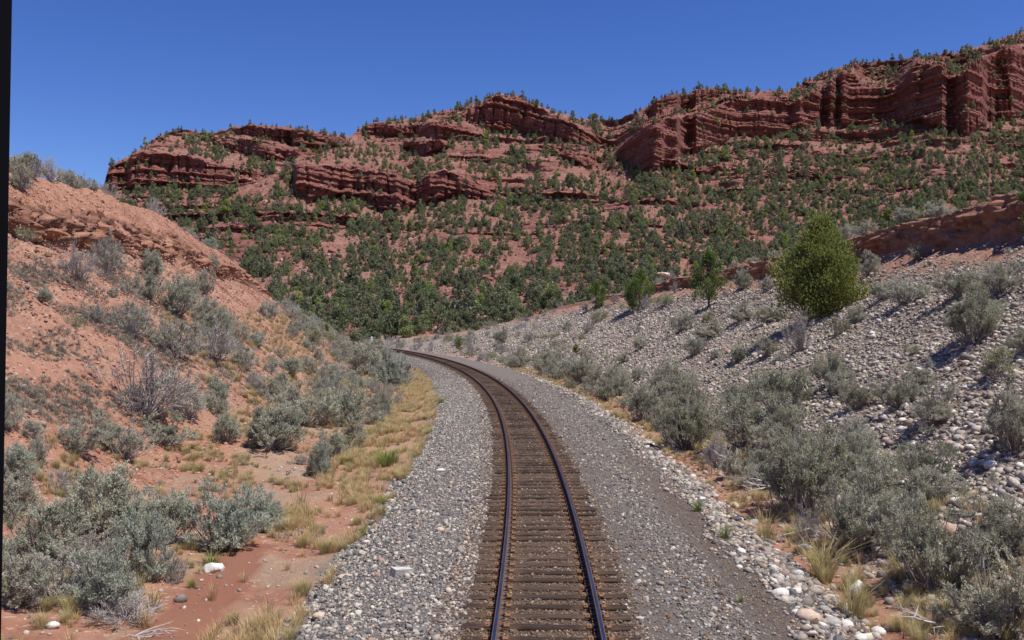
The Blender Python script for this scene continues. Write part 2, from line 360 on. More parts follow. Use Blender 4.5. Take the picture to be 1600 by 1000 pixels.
# buttress ends and clefts: depth offsets in metres along the bearing
CLEFT = T((0,0),(176,0),(184,7),(199,7),(206,-3),(300,0),(455,10),(460,-2),(620,0),(640,14),(650,12),(672,-6),(740,0),(900,0),(955,10),(985,16),(1000,12),(1026,-8),(1058,-8),(1064,10),(1078,10),(1088,-4),(1140,4),(1200,14),(1236,8),(1250,-3),(1280,3),(1284,10),(1298,-3),(1308,6),(1316,-3),(1360,3),(1390,10),(1400,10),(1426,-8),(1472,-7),(1482,12),(1490,12),(1512,-6),(1535,-5),(1543,8),(1556,8),(1580,-6),(1610,6),(1650,-4),(1900,0))
BEARS = np.arange(-280, 1880, 1.6)
def d0(px, py):
    q = 208 + 1.02*(532-py)
    lobes = 1 + .03*np.sin(px/95.0 + 1.0) + .02*np.sin(px/41.0) + .10*np.exp(-((px-945)/45.0)**2)*sstep(480, 260, py)
    return q*lobes
def _dip(top, foot):
    xs = np.linspace(top[0, 0], top[-1, 0], 30); t, f = np.interp(xs, top[:, 0], top[:, 1]), np.interp(xs, foot[:, 0], foot[:, 1])
    return np.polyfit(xs, CAMZ + d0(xs, f)*(HORZ-t)/FPX, 1)
DIP = [_dip(t_, f_) for t_, f_, _k in BANDS]
def build_mountain():
    NR, NS, NBK = 300, 10, 12
    nc = len(BEARS)
    D = np.zeros((NS+NR+NBK, nc)); Z = np.zeros_like(D); RK = np.zeros_like(D); ST = np.zeros((NR, nc)); PYS = np.zeros((NR, nc))
    for c, px in enumerate(BEARS):
        ridge = np.interp(px, RIDGE[:, 0], RIDGE[:, 1])
        base = min(548.0, np.interp(px, CREST[:, 0], CREST[:, 1]) + 30)
        base = max(base, ridge + 25)
        py = np.linspace(base, ridge, NR); PYS[:, c] = py
        kp, kd = [base], [d0(px, base)]
        bands = []
        for top, foot, kind in BANDS:
            if not (top[0, 0] <= px <= top[-1, 0]): continue
            t, f = np.interp(px, top[:, 0], top[:, 1]), np.interp(px, foot[:, 0], foot[:, 1])
            t = max(t, ridge+.5)
            if f - t > .7: bands.append((f, t, kind))
        bands.sort(reverse=True)
        rk = np.zeros(NR)
        for f, t, kind in bands:
            f = min(f, kp[-1]-.4)
            if f <= t: continue
            for q in np.arange(kp[-1]-14, f+6, -14):           # follow the plain slope between the bands
                kp.append(q); kd.append(max(kd[-1]+.2, d0(px, q)))
            df = max(d0(px, f), kd[-1]+.2)
            kp += [f, t]; kd += [df, df + (f-t)*.11]
            catch = t - min(9.0, .45*(f-t)) - 1.0
            rk = np.maximum(rk, sstep(f+1.2, f-1.2, py)*sstep(t-1.6, t+.6, py))
            if catch > ridge:
                kp.append(catch); kd.append(max(kd[-1]+.3, .35*kd[-1] + .65*d0(px, catch)))
        for q in np.arange(kp[-1]-14, ridge+6, -14):
            kp.append(q); kd.append(max(kd[-1]+.2, d0(px, q)))
        if kp[-1] > ridge: kp.append(ridge-.01); kd.append(max(kd[-1]+.3, d0(px, ridge)))
        d = np.interp(-py, -np.array(kp), np.array(kd))
        D[NS:NS+NR, c] = d; RK[NS:NS+NR, c] = rk
        z = CAMZ + d*(HORZ-py)/FPX
        st = z.copy(); zt_ = {}
        for n_, (f, t, kind) in enumerate(bands):
            if kind != 1: continue
            m_ = (py <= f+3) & (py >= t-2)
            bi = [q for q, (tp, ft, kd_) in enumerate(BANDS) if tp[0, 0] <= px <= tp[-1, 0] and abs(max(np.interp(px, tp[:, 0], tp[:, 1]), ridge+.5)-t) < .01]
            if not bi: continue
            st[m_] = z[m_] - np.polyval(DIP[bi[0]], px) - .3*(np.interp(-t, -py, z) - np.polyval(DIP[bi[0]], px)) + 31.7*(bi[0]+1)
        ST[:, c] = st
        Z[NS:NS+NR, c] = z
        s = np.linspace(0, 1, NS+1)[:-1]
        D[:NS, c] = 150 + (d[0]-150)*s; zb = min(2.0, z[0]) - 4
        Z[:NS, c] = zb + (z[0]-zb)*s**1.3
        k = np.linspace(0, 1, NBK+1)[1:]
        D[NS+NR:, c] = d[-1] + 4 + 380*k**1.5; Z[NS+NR:, c] = z[-1] - 170*k**1.6*(z[-1]/160.0) - .4
    core = slice(NS, NS+NR)
    for _ in range(3):                                   # no sheer steps between neighbouring bearings
        D[:, 1:-1] = .25*D[:, :-2] + .5*D[:, 1:-1] + .25*D[:, 2:]
        RK[:, 1:-1] = .25*RK[:, :-2] + .5*RK[:, 1:-1] + .25*RK[:, 2:]
    Z[core] = CAMZ + D[core]*(HORZ-PYS)/FPX
    t = (BEARS-800)/FPX
    Dc, Zc, K = D[core], Z[core], RK[core]
    arc = t[None]*Dc
    big = np.interp(BEARS, CLEFT[:, 0], CLEFT[:, 1])[None]
    # smooth the depth between neighbouring columns a little on the talus
    rib = 1 - 2*np.abs(fbm(arc/16, Zc/60, 2.0, 4, .55))
    tilt = ST + 0.6*noise3(arc/60, 3.0)
    led = np.tanh(5*noise3(tilt/5.0, arc/400, .3))*1.5 + np.tanh(5*noise3(tilt/2.2, arc/220, 5.3))*1.3 + np.tanh(5*noise3(tilt/1.2, arc/90, 1.3))*.7
    crack = np.clip(1-np.abs(noise3(arc/6.5, Zc/30, 7.1))*5, 0, 1)*2.6 + fbm(arc/6, Zc/9.0, 3.3, 4, .6)*1.8
    slope_n = fbm(arc/22, Zc/14, 8.0, 4)*5.0 + (1-np.abs(fbm(arc/26, Zc/200, 4.4, 3)))*5
    led_s = np.clip(noise3(tilt/4.5, arc/45, 9.3), .12, 1)*6
    px_ = BEARS[None]; rk2 = np.maximum(sstep(880, 1010, px_)*sstep(70, 30, PYS - np.interp(BEARS, RIDGE[:, 0], RIDGE[:, 1])[None])*sstep(.0, .25, noise3(arc/60, Zc/16, 3.9)+.28), sstep(.05, .32, noise3(tilt/6.0, arc/90, 31.3))*.95)
    rk2 = rk2*(1-K)
    off = K*(big - 2.7*rib + led*(1 + .35*sstep(900, 1000, px_)) + crack*(1 - .45*sstep(900, 1000, px_))) + rk2*(led*1.7 - .8*rib) + (1-K)*(slope_n - led_s + big*.15)
    fade = np.linspace(0, 1, NR)[:, None]; fade = sstep(0, .05, fade)*sstep(1.0, .985, fade)*.9 + .1
    Dn = Dc + off*fade
    Zn = Zc + (1-K)*fbm(arc/5, Dc/5, 1.0, 3)*.7 + K*fbm(arc/4, Zc/2.5, 6.6, 3)*.5
    rw = (np.arange(NR) > NR-8)[:, None]
    Zn = Zn + rw*fbm(arc/6, 0.0, 3.1, 3)*1.1
    D[core], Z[core] = Dn, Zn
    X = t[None]*D; Y = D
    rocky = RK.copy()
    rocky[core] = np.clip(K + (1-K)*sstep(.25, .6, led_s/5)*.75 + rk2*.85, 0, 1)
    b = NB('red_mountain', .95, .08)
    P = b.pos()
    s0 = b.n.new("ShaderNodeSeparateXYZ"); b.l.new(b.pos((.03, .03, 1)), s0.inputs[0])
    cx_ = b.n.new("ShaderNodeCombineXYZ"); b.l.new(s0.outputs[0], cx_.inputs[0]); b.l.new(s0.outputs[1], cx_.inputs[1])
    b.l.new(b.math('MULTIPLY', b.attr('strata'), 1.15), cx_.inputs[2]); Pz = cx_.outputs[0]
    st1 = b.noise(1.0, 5, .65, vec=Pz)
    rockc = b.ramp(st1, [(.25, (.135,.056,.049)), (.42, (.275,.115,.088)), (.5, (.175,.071,.060)), (.58, (.34,.150,.112)), (.66, (.23,.094,.076)), (.8, (.50,.29,.22))])
    grain = b.noise(.8, 5, .7, vec=P)
    rockc = b.mix(1.0, rockc, b.ramp(grain, [(.3, .7), (.7, 1.3)]), 'MULTIPLY')
    nb_, nm_ = b.noise(.02, 4, .6, vec=P), b.noise(.22, 5, .7, vec=P)
    soil = b.ramp(nm_, [(.3, (.175,.080,.062)), (.5, (.265,.128,.098)), (.72, (.37,.205,.162))])
    soil = b.mix(b.ramp(nb_, [(.45, 0.0), (.6, .5)]), soil, (.32,.178,.14))
    sep = b.n.new("ShaderNodeSeparateXYZ"); b.l.new(P, sep.inputs[0])
    low = b.ramp(b.math('MULTIPLY', sep.outputs[2], .01), [(.05, .75), (.28, 0.0)])
    soil = b.mix(b.math('MULTIPLY', low, b.ramp(b.noise(.03, 4, .6, vec=P), [(.45, 0.0), (.6, 1.0)])), soil, (.37,.265,.21))
    sp = b.ramp(b.voro(.55, P, 'Color'), [(.82, 0.0), (.88, .7)])
    soil = b.mix(sp, soil, (.16,.06,.045))
    sp2 = b.ramp(b.voro(.8, b.pos((1,1,1.7)), 'Color'), [(.86, 0.0), (.92, .6)])
    soil = b.mix(sp2, soil, (.48,.29,.22))
    b.col(b.mix(b.attr('rock'), soil, rockc))
    b.bump(b.math('ADD', grain, b.noise(1.0, 6, .7, vec=Pz)), .8, 1.6)
    me = make_mesh('red_mountain', np.stack([X.ravel(), Y.ravel(), Z.ravel()], 1), grid_faces(D.shape[0], nc), [b.done()], False, {'rock': rocky.ravel(), 'strata': np.concatenate([Z[:NS], tilt, Z[NS+NR:]]).ravel()})
    tag(link('mountain', me), 'red layered sandstone mountain with cliffs and talus', kind='structure')
    return PYS, D[core], Z[core], rocky[core], K
MPY, MD, MZ, MROCK, MK = build_mountain()

# ------------------------------------------------------------------ railway track
def station(s0, n, step):
    """points along the track's middle line by arc length"""
    y, out = s0, []
    for _ in range(n):
        out.append(y); y += step/math.sqrt(1+float(trackm(y))**2)
    return np.array(out)
track = link('railway_track', None, loc=(float(trackx(12)), 12.0, -.19))
tag(track, 'single railway track on brown wooden ties curving left through the cutting', 'railway track')
def inplace(o):   # child built in world coordinates
    o.matrix_parent_inverse = track.matrix_basis.inverted(); return o
bpy.context.view_layer.update()
# rails
b = NB('rusty_rail', .65, .4)
b.col(b.ramp(b.noise(9, 4, vec=b.pos()), [(.3, (.075,.045,.032)), (.7, (.15,.085,.055))])); M['rail_side'] = b.done()
b = NB('worn_rail_top', .30, .5); b.b.inputs['Metallic'].default_value = 1.0
b.col(b.ramp(b.noise(4, 3, vec=b.pos((1, .2, 1))), [(.3, (.20,.185,.18)), (.7, (.36,.345,.34))])); M['rail_top'] = b.done()
prof = [(-.07,-.172), (.07,-.172), (.07,-.160), (.014,-.140), (.012,-.048), (.036,-.038), (.037,-.008), (.030,0.0), (.022,.001), (-.022,.001), (-.030,0.0), (-.037,-.008), (-.036,-.038), (-.012,-.048), (-.014,-.140), (-.07,-.160)]
def rail(side):
    ys = station(2.0, 480, .5); m = trackm(ys); ln = np.sqrt(1+m*m)
    nx, ny = 1/ln, -m/ln                              # unit vector to the right of travel
    V = []
    for o, z in prof:
        q = side*.7525 + o
        V.append(np.stack([trackx(ys)+nx*q, ys+ny*q, np.full_like(ys, z)], 1))
    V = np.stack(V, 1); n, k = V.shape[:2]
    i = np.arange(n-1)[:, None]*k; j = np.arange(k)[None]; j2 = (j+1) % k
    F = np.stack([i+j, i+j2, i+k+j2, i+k+j], -1).reshape(-1, 4)
    mi = np.tile([1 if a == 8 else 0 for a in range(k)], n-1)
    return inplace(link('rail', make_mesh('rail', V.reshape(-1, 3), F, [M['rail_side'], M['rail_top']], False, None, mi), track))
for sd, lb in ((-1, 'low inner rail on the left'), (1, 'outer rail on the right')):
    rail(sd)['label'] = lb + ', rusty with a shiny worn top'
# ties
b = NB('tie_wood', .9, .15)
Po = b.pos((1.2, 16, 16), obj=True)
cw = b.ramp(b.noise(2.0, 5, .65, vec=Po), [(.28, (.022,.015,.012)), (.5, (.062,.041,.030)), (.72, (.125,.086,.062))])
cw = b.mix(1.0, cw, b.ramp(b.rand(), [(0, .55), (.5, .95), (1, 1.45)]), 'MULTIPLY')
tco = b.n.new("ShaderNodeTexCoord"); sx = b.n.new("ShaderNodeSeparateXYZ"); b.l.new(tco.outputs['Object'], sx.inputs[0])
nr = b.math('ABSOLUTE', b.math('SUBTRACT', b.math('ABSOLUTE', sx.outputs[0]), .7525))
rf = b.math('MULTIPLY', b.ramp(nr, [(.08, .7), (.34, 0.0)]), b.ramp(b.noise(5, 3, vec=b.pos()), [(.35, .25), (.65, 1.0)]))
cw = b.mix(rf, cw, (.17,.09,.05)); b.col(cw)
b.bump(b.noise(3.0, 5, .7, vec=Po), .5, .02); M['tie'] = b.done()
b = NB('rusty_plate', .8, .3); b.col(b.ramp(b.noise(20, 4), [(.3, (.13,.07,.04)), (.7, (.25,.135,.07))])); M['plate'] = b.done()
b = NB('dark_iron', .7, .4); b.col((.05,.035,.028)); M['iron'] = b.done()
def box(c, s, F0=0):
    x, y, z = s
    V = [(c[0]+a*x/2, c[1]+e*y/2, c[2]+g*z/2) for g in (-1, 1) for e in (-1, 1) for a in (-1, 1)]
    F = [(0,2,3,1), (4,5,7,6), (0,1,5,4), (2,6,7,3), (0,4,6,2), (1,3,7,5)]
    return V, [tuple(F0+i for i in f) for f in F]
def boxes(lst):
    V, F = [], []
    for c, s in lst:
        v, f = box(c, s, len(V)); V += v; F += f
    return np.array(V, float), np.array(F)
def tie_mesh(k):
    rr = np.random.default_rng(40+k)
    xs = np.linspace(-1.3, 1.3, 14); xs[0] += rr.uniform(-.05, .05); xs[-1] += rr.uniform(-.05, .05)
    ring = []
    for x in xs:
        w = .103 + rr.uniform(-.012, .006); w2 = .103 + rr.uniform(-.012, .006); h = rr.uniform(-.010, .004)
        ring.append([(x,-w,-.16), (x,-w,-.014+h), (x,-w+.014,h), (x,w2-.014,h+rr.uniform(-.004,.004)), (x,w2,-.014+h), (x,w2,-.16)])
    V = np.array(ring).reshape(-1, 3); n = len(xs)
    F = [(i*6+j, i*6+(j+1) % 6, (i+1)*6+(j+1) % 6, (i+1)*6+j) for i in range(n-1) for j in range(6)]
    caps = np.array([(0,1,4,5), (1,2,3,4), ((n-1)*6+5,(n-1)*6+4,(n-1)*6+1,(n-1)*6), ((n-1)*6+4,(n-1)*6+3,(n-1)*6+2,(n-1)*6+1)])
    return make_mesh('wooden_tie', V, [np.array(F), caps], [M['tie']])
ties = [tie_mesh(k) for k in range(6)]
vp, fp = boxes([((0,0,.009), (.36,.19,.018))] + [((sx_*.085, sy_*.06, .035), (.03,.035,.05)) for sx_ in (-1,1) for sy_ in (-1,1)] + [((sx_*.145, .05*sx_, .024), (.026,.026,.03)) for sx_ in (-1,1)])
plate_me = make_mesh('tie_plate', vp, fp, [M['plate']])
rp, ra = [], []
tys = station(9.0, 300, .497)
for k, ty in enumerate(tys):
    ang = math.atan2(-float(trackm(ty)), 1)*-1        # heading of the tie: square to the track
    th = math.atan(-float(trackm(ty)))*-1
    j = R.gauss(0, .014); o_ = R.gauss(0, .045)
    o = link('wooden_tie', ties[k % 6], track); inplace(o)
    m = float(trackm(ty)); ln = math.sqrt(1+m*m)
    o.location = (float(trackx(ty))+o_/ln, ty - o_*m/ln, -.190 + R.uniform(-.014, .002))
    o.rotation_euler = (0, 0, -math.atan(m)*1.0 + j)
    c, s = math.cos(-math.atan(m)), math.sin(-math.atan(m))
    for sd in (-1, 1):
        q = sd*.7525
        cx, cy = float(trackx(ty))+q/ln, ty - q*m/ln
        if k < 70:
            p = link('tie_plate', plate_me, o, (sd*.7525 - o_, 0, .001), (0, 0, -j))
        else:
            v = vp.copy(); v = np.stack([v[:,0]*c - v[:,1]*s + cx, v[:,0]*s + v[:,1]*c + cy, v[:,2]-.19], 1)
            rp.append(v)
        if k < 160:
            for e in (-1, 1):                         # rail anchors gripping the rail foot on both sides of a tie
                v, f = boxes([((0, e*.15, -.165), (.19,.035,.045)), ((-.085, e*.15, -.145), (.03,.045,.05)), ((.085, e*.15, -.145), (.03,.045,.05))])
                ra.append(np.stack([v[:,0]*c - v[:,1]*s + cx, v[:,0]*s + v[:,1]*c + cy, v[:,2]], 1))
def joined(vs_, f):
    n = len(vs_[0]); return np.concatenate(vs_), np.concatenate([f + i*n for i in range(len(vs_))])
v, f = joined(rp, fp); tag(inplace(link('tie_plates', make_mesh('tie_plates', v, f, [M['plate']]), track)), kind='stuff')
v, f = joined(ra, boxes([((0,0,0),(1,1,1))]*3)[1]); tag(inplace(link('rail_anchors', make_mesh('rail_anchors', v, f, [M['iron']]), track)), kind='stuff')

# ------------------------------------------------------------------ instancing of what nobody counts
def scatter(name, pts, rot, scl, idx, sources, label):
    """one object: sources (lists of objects whose own shapes are joined) set on points"""
    me = bpy.data.meshes.new(name); me.vertices.add(len(pts)); me.vertices.foreach_set("co", np.asarray(pts, np.float32).ravel())
    for k, a, ty, key in (('rot', rot, 'FLOAT_VECTOR', 'vector'), ('scl', scl, 'FLOAT_VECTOR', 'vector'), ('idx', idx, 'INT', 'value')):
        at_ = me.attributes.new(k, ty, 'POINT'); at_.data.foreach_set(key, np.asarray(a, np.int32 if ty == 'INT' else np.float32).ravel())
    o = link(name, me); tag(o, label, kind='stuff')
    ng = bpy.data.node_groups.new(name, 'GeometryNodeTree')
    ng.interface.new_socket('Geometry', in_out='INPUT', socket_type='NodeSocketGeometry')
    ng.interface.new_socket('Geometry', in_out='OUTPUT', socket_type='NodeSocketGeometry')
    N, Lk = ng.nodes, ng.links
    gi, go = N.new('NodeGroupInput'), N.new('NodeGroupOutput')
    jn = N.new('GeometryNodeJoinGeometry')
    for src in reversed(sources):
        g2 = N.new('GeometryNodeGeometryToInstance')
        for s in src:
            oi = N.new('GeometryNodeObjectInfo'); oi.transform_space = 'ORIGINAL'; oi.inputs['Object'].default_value = s
            Lk.new(oi.outputs['Geometry'], g2.inputs[0])
        Lk.new(g2.outputs[0], jn.inputs[0])
    ip = N.new('GeometryNodeInstanceOnPoints'); ip.inputs['Pick Instance'].default_value = True
    m2p = N.new('GeometryNodeMeshToPoints'); Lk.new(gi.outputs[0], m2p.inputs[0])
    Lk.new(m2p.outputs[0], ip.inputs['Points']); Lk.new(jn.outputs[0], ip.inputs['Instance'])
    for k, ty, sock in (('rot', 'FLOAT_VECTOR', 'Rotation'), ('scl', 'FLOAT_VECTOR', 'Scale'), ('idx', 'INT', 'Instance Index')):
        na = N.new('GeometryNodeInputNamedAttribute'); na.data_type = ty; na.inputs['Name'].default_value = k
        Lk.new(na.outputs['Attribute'], ip.inputs[sock])
    Lk.new(ip.outputs[0], go.inputs[0])
    md = o.modifiers.new('scatter', 'NODES'); md.node_group = ng
    return o

# ------------------------------------------------------------------ stones
def ico(sub):
    import bmesh
    bm = bmesh.new(); bmesh.ops.create_icosphere(bm, subdivisions=sub, radius=1.0)
    V = np.array([v.co for v in bm.verts]); F = np.array([[v.index for v in f.verts] for f in bm.faces]); bm.free(); return V, F
def stone(seed, sub, dims, angular=False, mat=None, name='stone'):
    V, F = ico(sub); rr = np.random.default_rng(seed)
    if angular:
        for _ in range(9):
            n = rr.normal(size=3); n /= np.linalg.norm(n); c = rr.uniform(.55, .85)
            d = V@n; V = V - np.clip(d-c, 0, None)[:, None]*n
    else:
        V = V*(1 + .22*noise3(V[:,0]*.9+seed*3.7, V[:,1]*.9, V[:,2]*.9) + .06*noise3(V[:,0]*2.4+seed, V[:,1]*2.4, V[:,2]*2.4))[:, None]
    V = V*np.array(dims)
    return make_mesh(name, V, F, [mat], not angular)
CM = {'pale': M['pale_stone'], 'grey': M['grey_stone'], 'tan': M['tan_stone'], 'brown': M['brown_stone']}
cob_me = {k: [stone(100+i*7+j, 2, (.5, .37+.05*i, .24+.05*((i+j) % 3)), False, CM[k], 'cobble') for i in range(3)] for j, k in enumerate(CM)}
# individual cobbles: the largest ones in view on the right-hand cut slope and along the foot of it
cob_pts = []
def place_cobble(x, y, size, kind, label, group, name='cobble', me=None, tilt=.35):
    me = me or R.choice(cob_me[kind])
    z = hz(x, y)
    o = link(name, me, None, (x, y, z + size*.13), (R.uniform(-tilt, tilt), R.uniform(-tilt, tilt), R.uniform(0, 6.28)), (size,)*3)
    tag(o, label, 'stone', group); cob_pts.append((x, y, size)); return o
n_c = 0
tries = 0
while n_c < 285 and tries < 5000:
    tries += 1
    if R.random() < .72: px, py = R.uniform(1180, 1610), R.uniform(500, 800)
    else:
        py = R.uniform(640, 1005); px = np.interp(py, [640, 720, 800, 900, 1005], [960, 1040, 1120, 1210, 1310]) + R.gauss(15, 32)
    g = at(px, py)
    if g is None: continue
    x, y, z = g
    if y > 44: continue
    off, u, _ = zones(x, y)
    if not 12.2 < u[0] < 15.85: continue
    kind = R.choices(['pale', 'grey', 'tan', 'brown'], [40, 30, 17, 13])[0]
    foot = u[0] < 13.6
    size = R.uniform(.14, .31) if not foot else R.uniform(.12, .27)
    wd = {'pale': 'pale', 'grey': 'grey', 'tan': 'tan', 'brown': 'dark brown'}[kind]
    if foot: place_cobble(x, y, size, kind, f'{wd} rounded cobble in the stone line at the gravel edge', f'{wd} cobbles along the gravel edge')
    else: place_cobble(x, y, size, kind, f'{wd} rounded river cobble lying on the grey cut slope', f'{wd} cobbles on the cut slope')
    n_c += 1
# singled-out stones
def special(px, py, me, scale, label, cat, name, rot=(0,0,0), dz=0.0):
    x, y, z = at(px, py)
    o = link(name, me, None, (x, y, z+dz), rot, scale); return tag(o, label, cat)
special(335, 893, stone(900, 2, (.5,.33,.36), True, M['white_stone'], 'white_rock'), (.46,.46,.46), 'bright white angular rock on the wet red sand below the round sagebrush', 'rock', 'white_rock', (0,.1,.5), .06)
special(1219, 932, cob_me['pale'][1], (.34,.34,.34), 'large smooth whitish cobble lying alone on dark gravel near the grass clumps', 'stone', 'cobble', (0,0,.2), .05)
special(1262, 972, cob_me['tan'][0], (.40,.40,.36), 'big flat pale boulder with a tan end beside the gravel edge', 'stone', 'cobble', (.1,0,-.4), .05)
special(1302, 978, cob_me['grey'][2], (.32,.32,.36), 'bluish grey egg-shaped cobble next to the flat tan boulder', 'stone', 'cobble', (0,0,.9), .05)
special(1338, 936, stone(911, 2, (.5,.4,.5), True, M['pale_stone'], 'rock'), (.36,.36,.40), 'tall pale angular rock half hidden by yellow grass', 'rock', 'rock', (0,.2,.3), .1)
special(270, 847, stone(905, 2, (.5,.36,.25), False, M['white_stone'], 'rock'), (.30,.30,.30), 'small white stone between the large sagebrush clump and the round bush', 'rock', 'rock', (0,0,.6), .03)
special(82, 985, stone(906, 2, (.5,.36,.25), False, M['pale_stone'], 'rock'), (.24,.24,.24), 'pale flattened stone in dead twigs at the lower left corner', 'rock', 'rock', (0,0,.1), .04)
special(688, 737, cob_me['pale'][0], (.30,.30,.3), 'pale flat stone on grey ballast close to the left tie ends', 'stone', 'cobble', (0,0,.1), .03)
special(540, 904, cob_me['tan'][1], (.34,.30,.22), 'flat cream stone on the ballast shoulder left of the concrete block', 'stone', 'cobble', (0,0,.2), .02)
special(688, 831, cob_me['tan'][2], (.2,.2,.22), 'small orange tan stone in the ballast between the concrete block and the track', 'stone', 'cobble', (0,0,.2), .03)
special(500, 966, cob_me['tan'][2], (.26,.2,.2), 'orange tan pebble low on the ballast shoulder near the grass', 'stone', 'cobble', (0,0,.2), .03)
blk = boxes([((0,0,0), (1,1,1))])
cv = blk[0]*np.array((.40,.20,.14)); cv[4:, 0] *= .93; cv[0] += (.02,.01,0); cv[7] += (-.03,0,-.015)
special(628, 898, make_mesh('concrete_block', cv, blk[1], [M['concrete']]), (1,1,1), 'pale rectangular concrete block lying on the left ballast shoulder', 'block', 'concrete_block', (.06,.1,.62), .05)
x, y, z = at(1040, 440)
o = link('flat_rock', stone(930, 2, (.9,.7,.28), True, fixed_stone('cream_rock', (.78,.68,.52)), 'flat_rock'), None, (x, y+.6, z+.75), (.1,.05,.2), (1.1,1,1))
tag(o, 'flat cream slab of rock on the lip of the right-hand bank', 'rock')

# ballast, bed and cobbles that nobody would count
def field(n, ymin, ymax, o0, o1, power=1.0):
    t = G.random(n)
    y = ymin + (ymax-ymin)*t**power
    return y, o0 + (o1-o0)*G.random(n)
def rots(n, flat):
    return np.stack([G.normal(0, flat, n), G.normal(0, flat, n), G.uniform(0, 6.28, n)], 1)
bst = []
for i in range(4):      # four chunky ballast stones that stand as things of their own
    me = stone(300+i, 1, (.5, .40+.04*i, .34), True, M['ballast'], 'ballast_stone')
    px, py = [(585, 975), (560, 860), (700, 960), (640, 800)][i]
    x, y, z = at(px, py)
    o = link('ballast_stone', me, None, (x, y, z+.02), (.2,.1,i*1.3), (.12,)*3)
    tag(o, ['angular grey ballast stone near the bottom of the left shoulder', 'angular grey ballast stone left of and above the concrete block', 'angular ballast stone between the concrete block and the lower tie ends', 'angular ballast stone halfway up the left shoulder'][i], 'stone', 'loose ballast stones'); bst.append(o)
bed_src = link('bed_stone', stone(320, 1, (.5,.42,.3), True, M['bed'], 'bed_stone'), None, (float(trackx(14.0))+.1, 14.25, -.235), (0,0,.4), (.10,)*3)
tag(bed_src, 'rust stained stone between two ties near the lower edge', 'stone')
cobs = [link('cobble', stone(340+i, 1, (.5, .36+.04*i, .23+.04*i), False, M['cobble'], 'cobble')) for i in range(4)]
for i, o in enumerate(cobs):
    px, py = [(1490, 700), (1540, 640), (1380, 560), (1560, 600)][i]
    x, y, z = at(px, py); o.location = (x, y, z+.05); o.scale = (.26,)*3; o.rotation_euler = (0,0,i)
    tag(o, 'plain rounded river cobble lying on the open grey cut slope', 'stone', 'plain cobbles on the open slope')
def stones(name, y, off, size, flat, sources, label, sink=.1):
    x = trackx(y) + off; z = H(x, y)
    n = len(y)
    scatter(name, np.stack([x, y, z + size*sink], 1), rots(n, flat), np.stack([size, size, size*G.uniform(.8, 1.2, n)], 1), G.integers(0, len(sources), n), sources, label)
S_ = [[o] for o in bst]; C_ = [[o] for o in cobs]
# left shoulder
y1, o1 = field(56000, 9, 75, -4.35, -1.25, 1.5)
s1 = np.clip(G.lognormal(-3.15, .45, len(y1)), .02, .2)*(1 + .5*sstep(-2.8, -4.2, o1))
y2, o2 = field(9000, 9, 120, -4.4, -1.3, 1.2); s2 = np.clip(G.lognormal(-2.45, .3, 9000), .05, .2)
stones('left_ballast', np.concatenate([y1, y2]), np.concatenate([o1, o2]), np.concatenate([s1, s2]), .5, S_ + C_[:2], 'loose grey ballast spread over the left shoulder')
# right shoulder: fine gravel with two lighter windrows
y1, o1 = field(78000, 9, 75, 1.25, 5.2, 1.5)
keep = G.random(len(y1)) < np.where((np.abs(o1-3.7) < .5) & (y1 < 28), .07, .38) + .6*np.exp(-((o1-2.55-.15*np.sin(y1*.5))/.45)**2) + .75*sstep(3.6, 4.6, o1 - .012*(y1-12))
y1, o1 = y1[keep], o1[keep]; s1 = np.clip(G.lognormal(-3.12, .48, len(y1)), .020, .19)*(1 + .8*sstep(3.5, 4.8, o1))
stones('right_gravel', y1, o1, s1, .5, S_ + C_[:1] + [[bed_src]]*2, 'grey gravel spread over the right shoulder')
y1, o1 = field(30000, 9, 34, 2.9, 4.5, 1.2); k_ = G.random(len(y1)) < np.exp(-((o1-3.7)/.5)**2)
stones('dark_grit', y1[k_], o1[k_], G.uniform(.016, .036, int(k_.sum())), .5, [[bed_src]], 'fine dark grit on the right shoulder')
# between the ties
y1, o1 = field(70000, 9, 85, -1.75, 1.45, 1.6); s1 = np.clip(G.lognormal(-3.1, .35, len(y1)), .02, .10)
stones('track_bed_gravel', y1, o1, s1, .5, [[bed_src]], 'rust stained gravel packed between the ties')
# cut slope cobbles
def slope_pts(n, ymin, ymax, power):
    y = ymin + (ymax-ymin)*G.random(n)**power
    K = _keys(y); u0, u1 = 13.0, 15.9
    a, e = K[:, 13, 0], K[:, 16, 0]
    off = a + (e-a)*G.random(n)**.85
    return y, off
y1, o1 = slope_pts(175000, 10, 165, 1.35)
n_ = fbm((trackx(y1)+o1)/5., y1/9., 21.0, 3)
x1 = trackx(y1)+o1; _o, u1, _z = zones(x1, y1)
keep = G.random(len(y1)) < (.18 + .82*sstep(14.2, 15.0, u1))*np.clip(1.05 - 1.0*sstep(15.6, 15.97, u1) - .45*sstep(.15, .5, n_) - .85*sstep(100, 165, y1)*sstep(.0, .4, n_), .06, 1)
y1, o1 = y1[keep], o1[keep]
s1 = np.clip(G.lognormal(-2.3, .48, len(y1)), .045, .42)*(1 + .35*sstep(40, 110, y1))
stones('cobble_slope', y1, o1, s1, .45, C_, 'thousands of rounded river cobbles covering the right-hand cut slope', .08)
# pale stone line at the gravel edge
y1, o1 = field(4800, 9, 90, -.8, 1.2, 1.4); ge = np.interp(y1, _ry, np.array(_rp)[:, 2, 0]); s1 = np.clip(G.lognormal(-2.35, .42, len(y1)), .04, .3)
stones('edge_stones', y1, ge + .3 + o1*.75 + .25*np.sin(y1*.9), s1, .4, C_, 'washed pale stones along the gravel edge', .14)
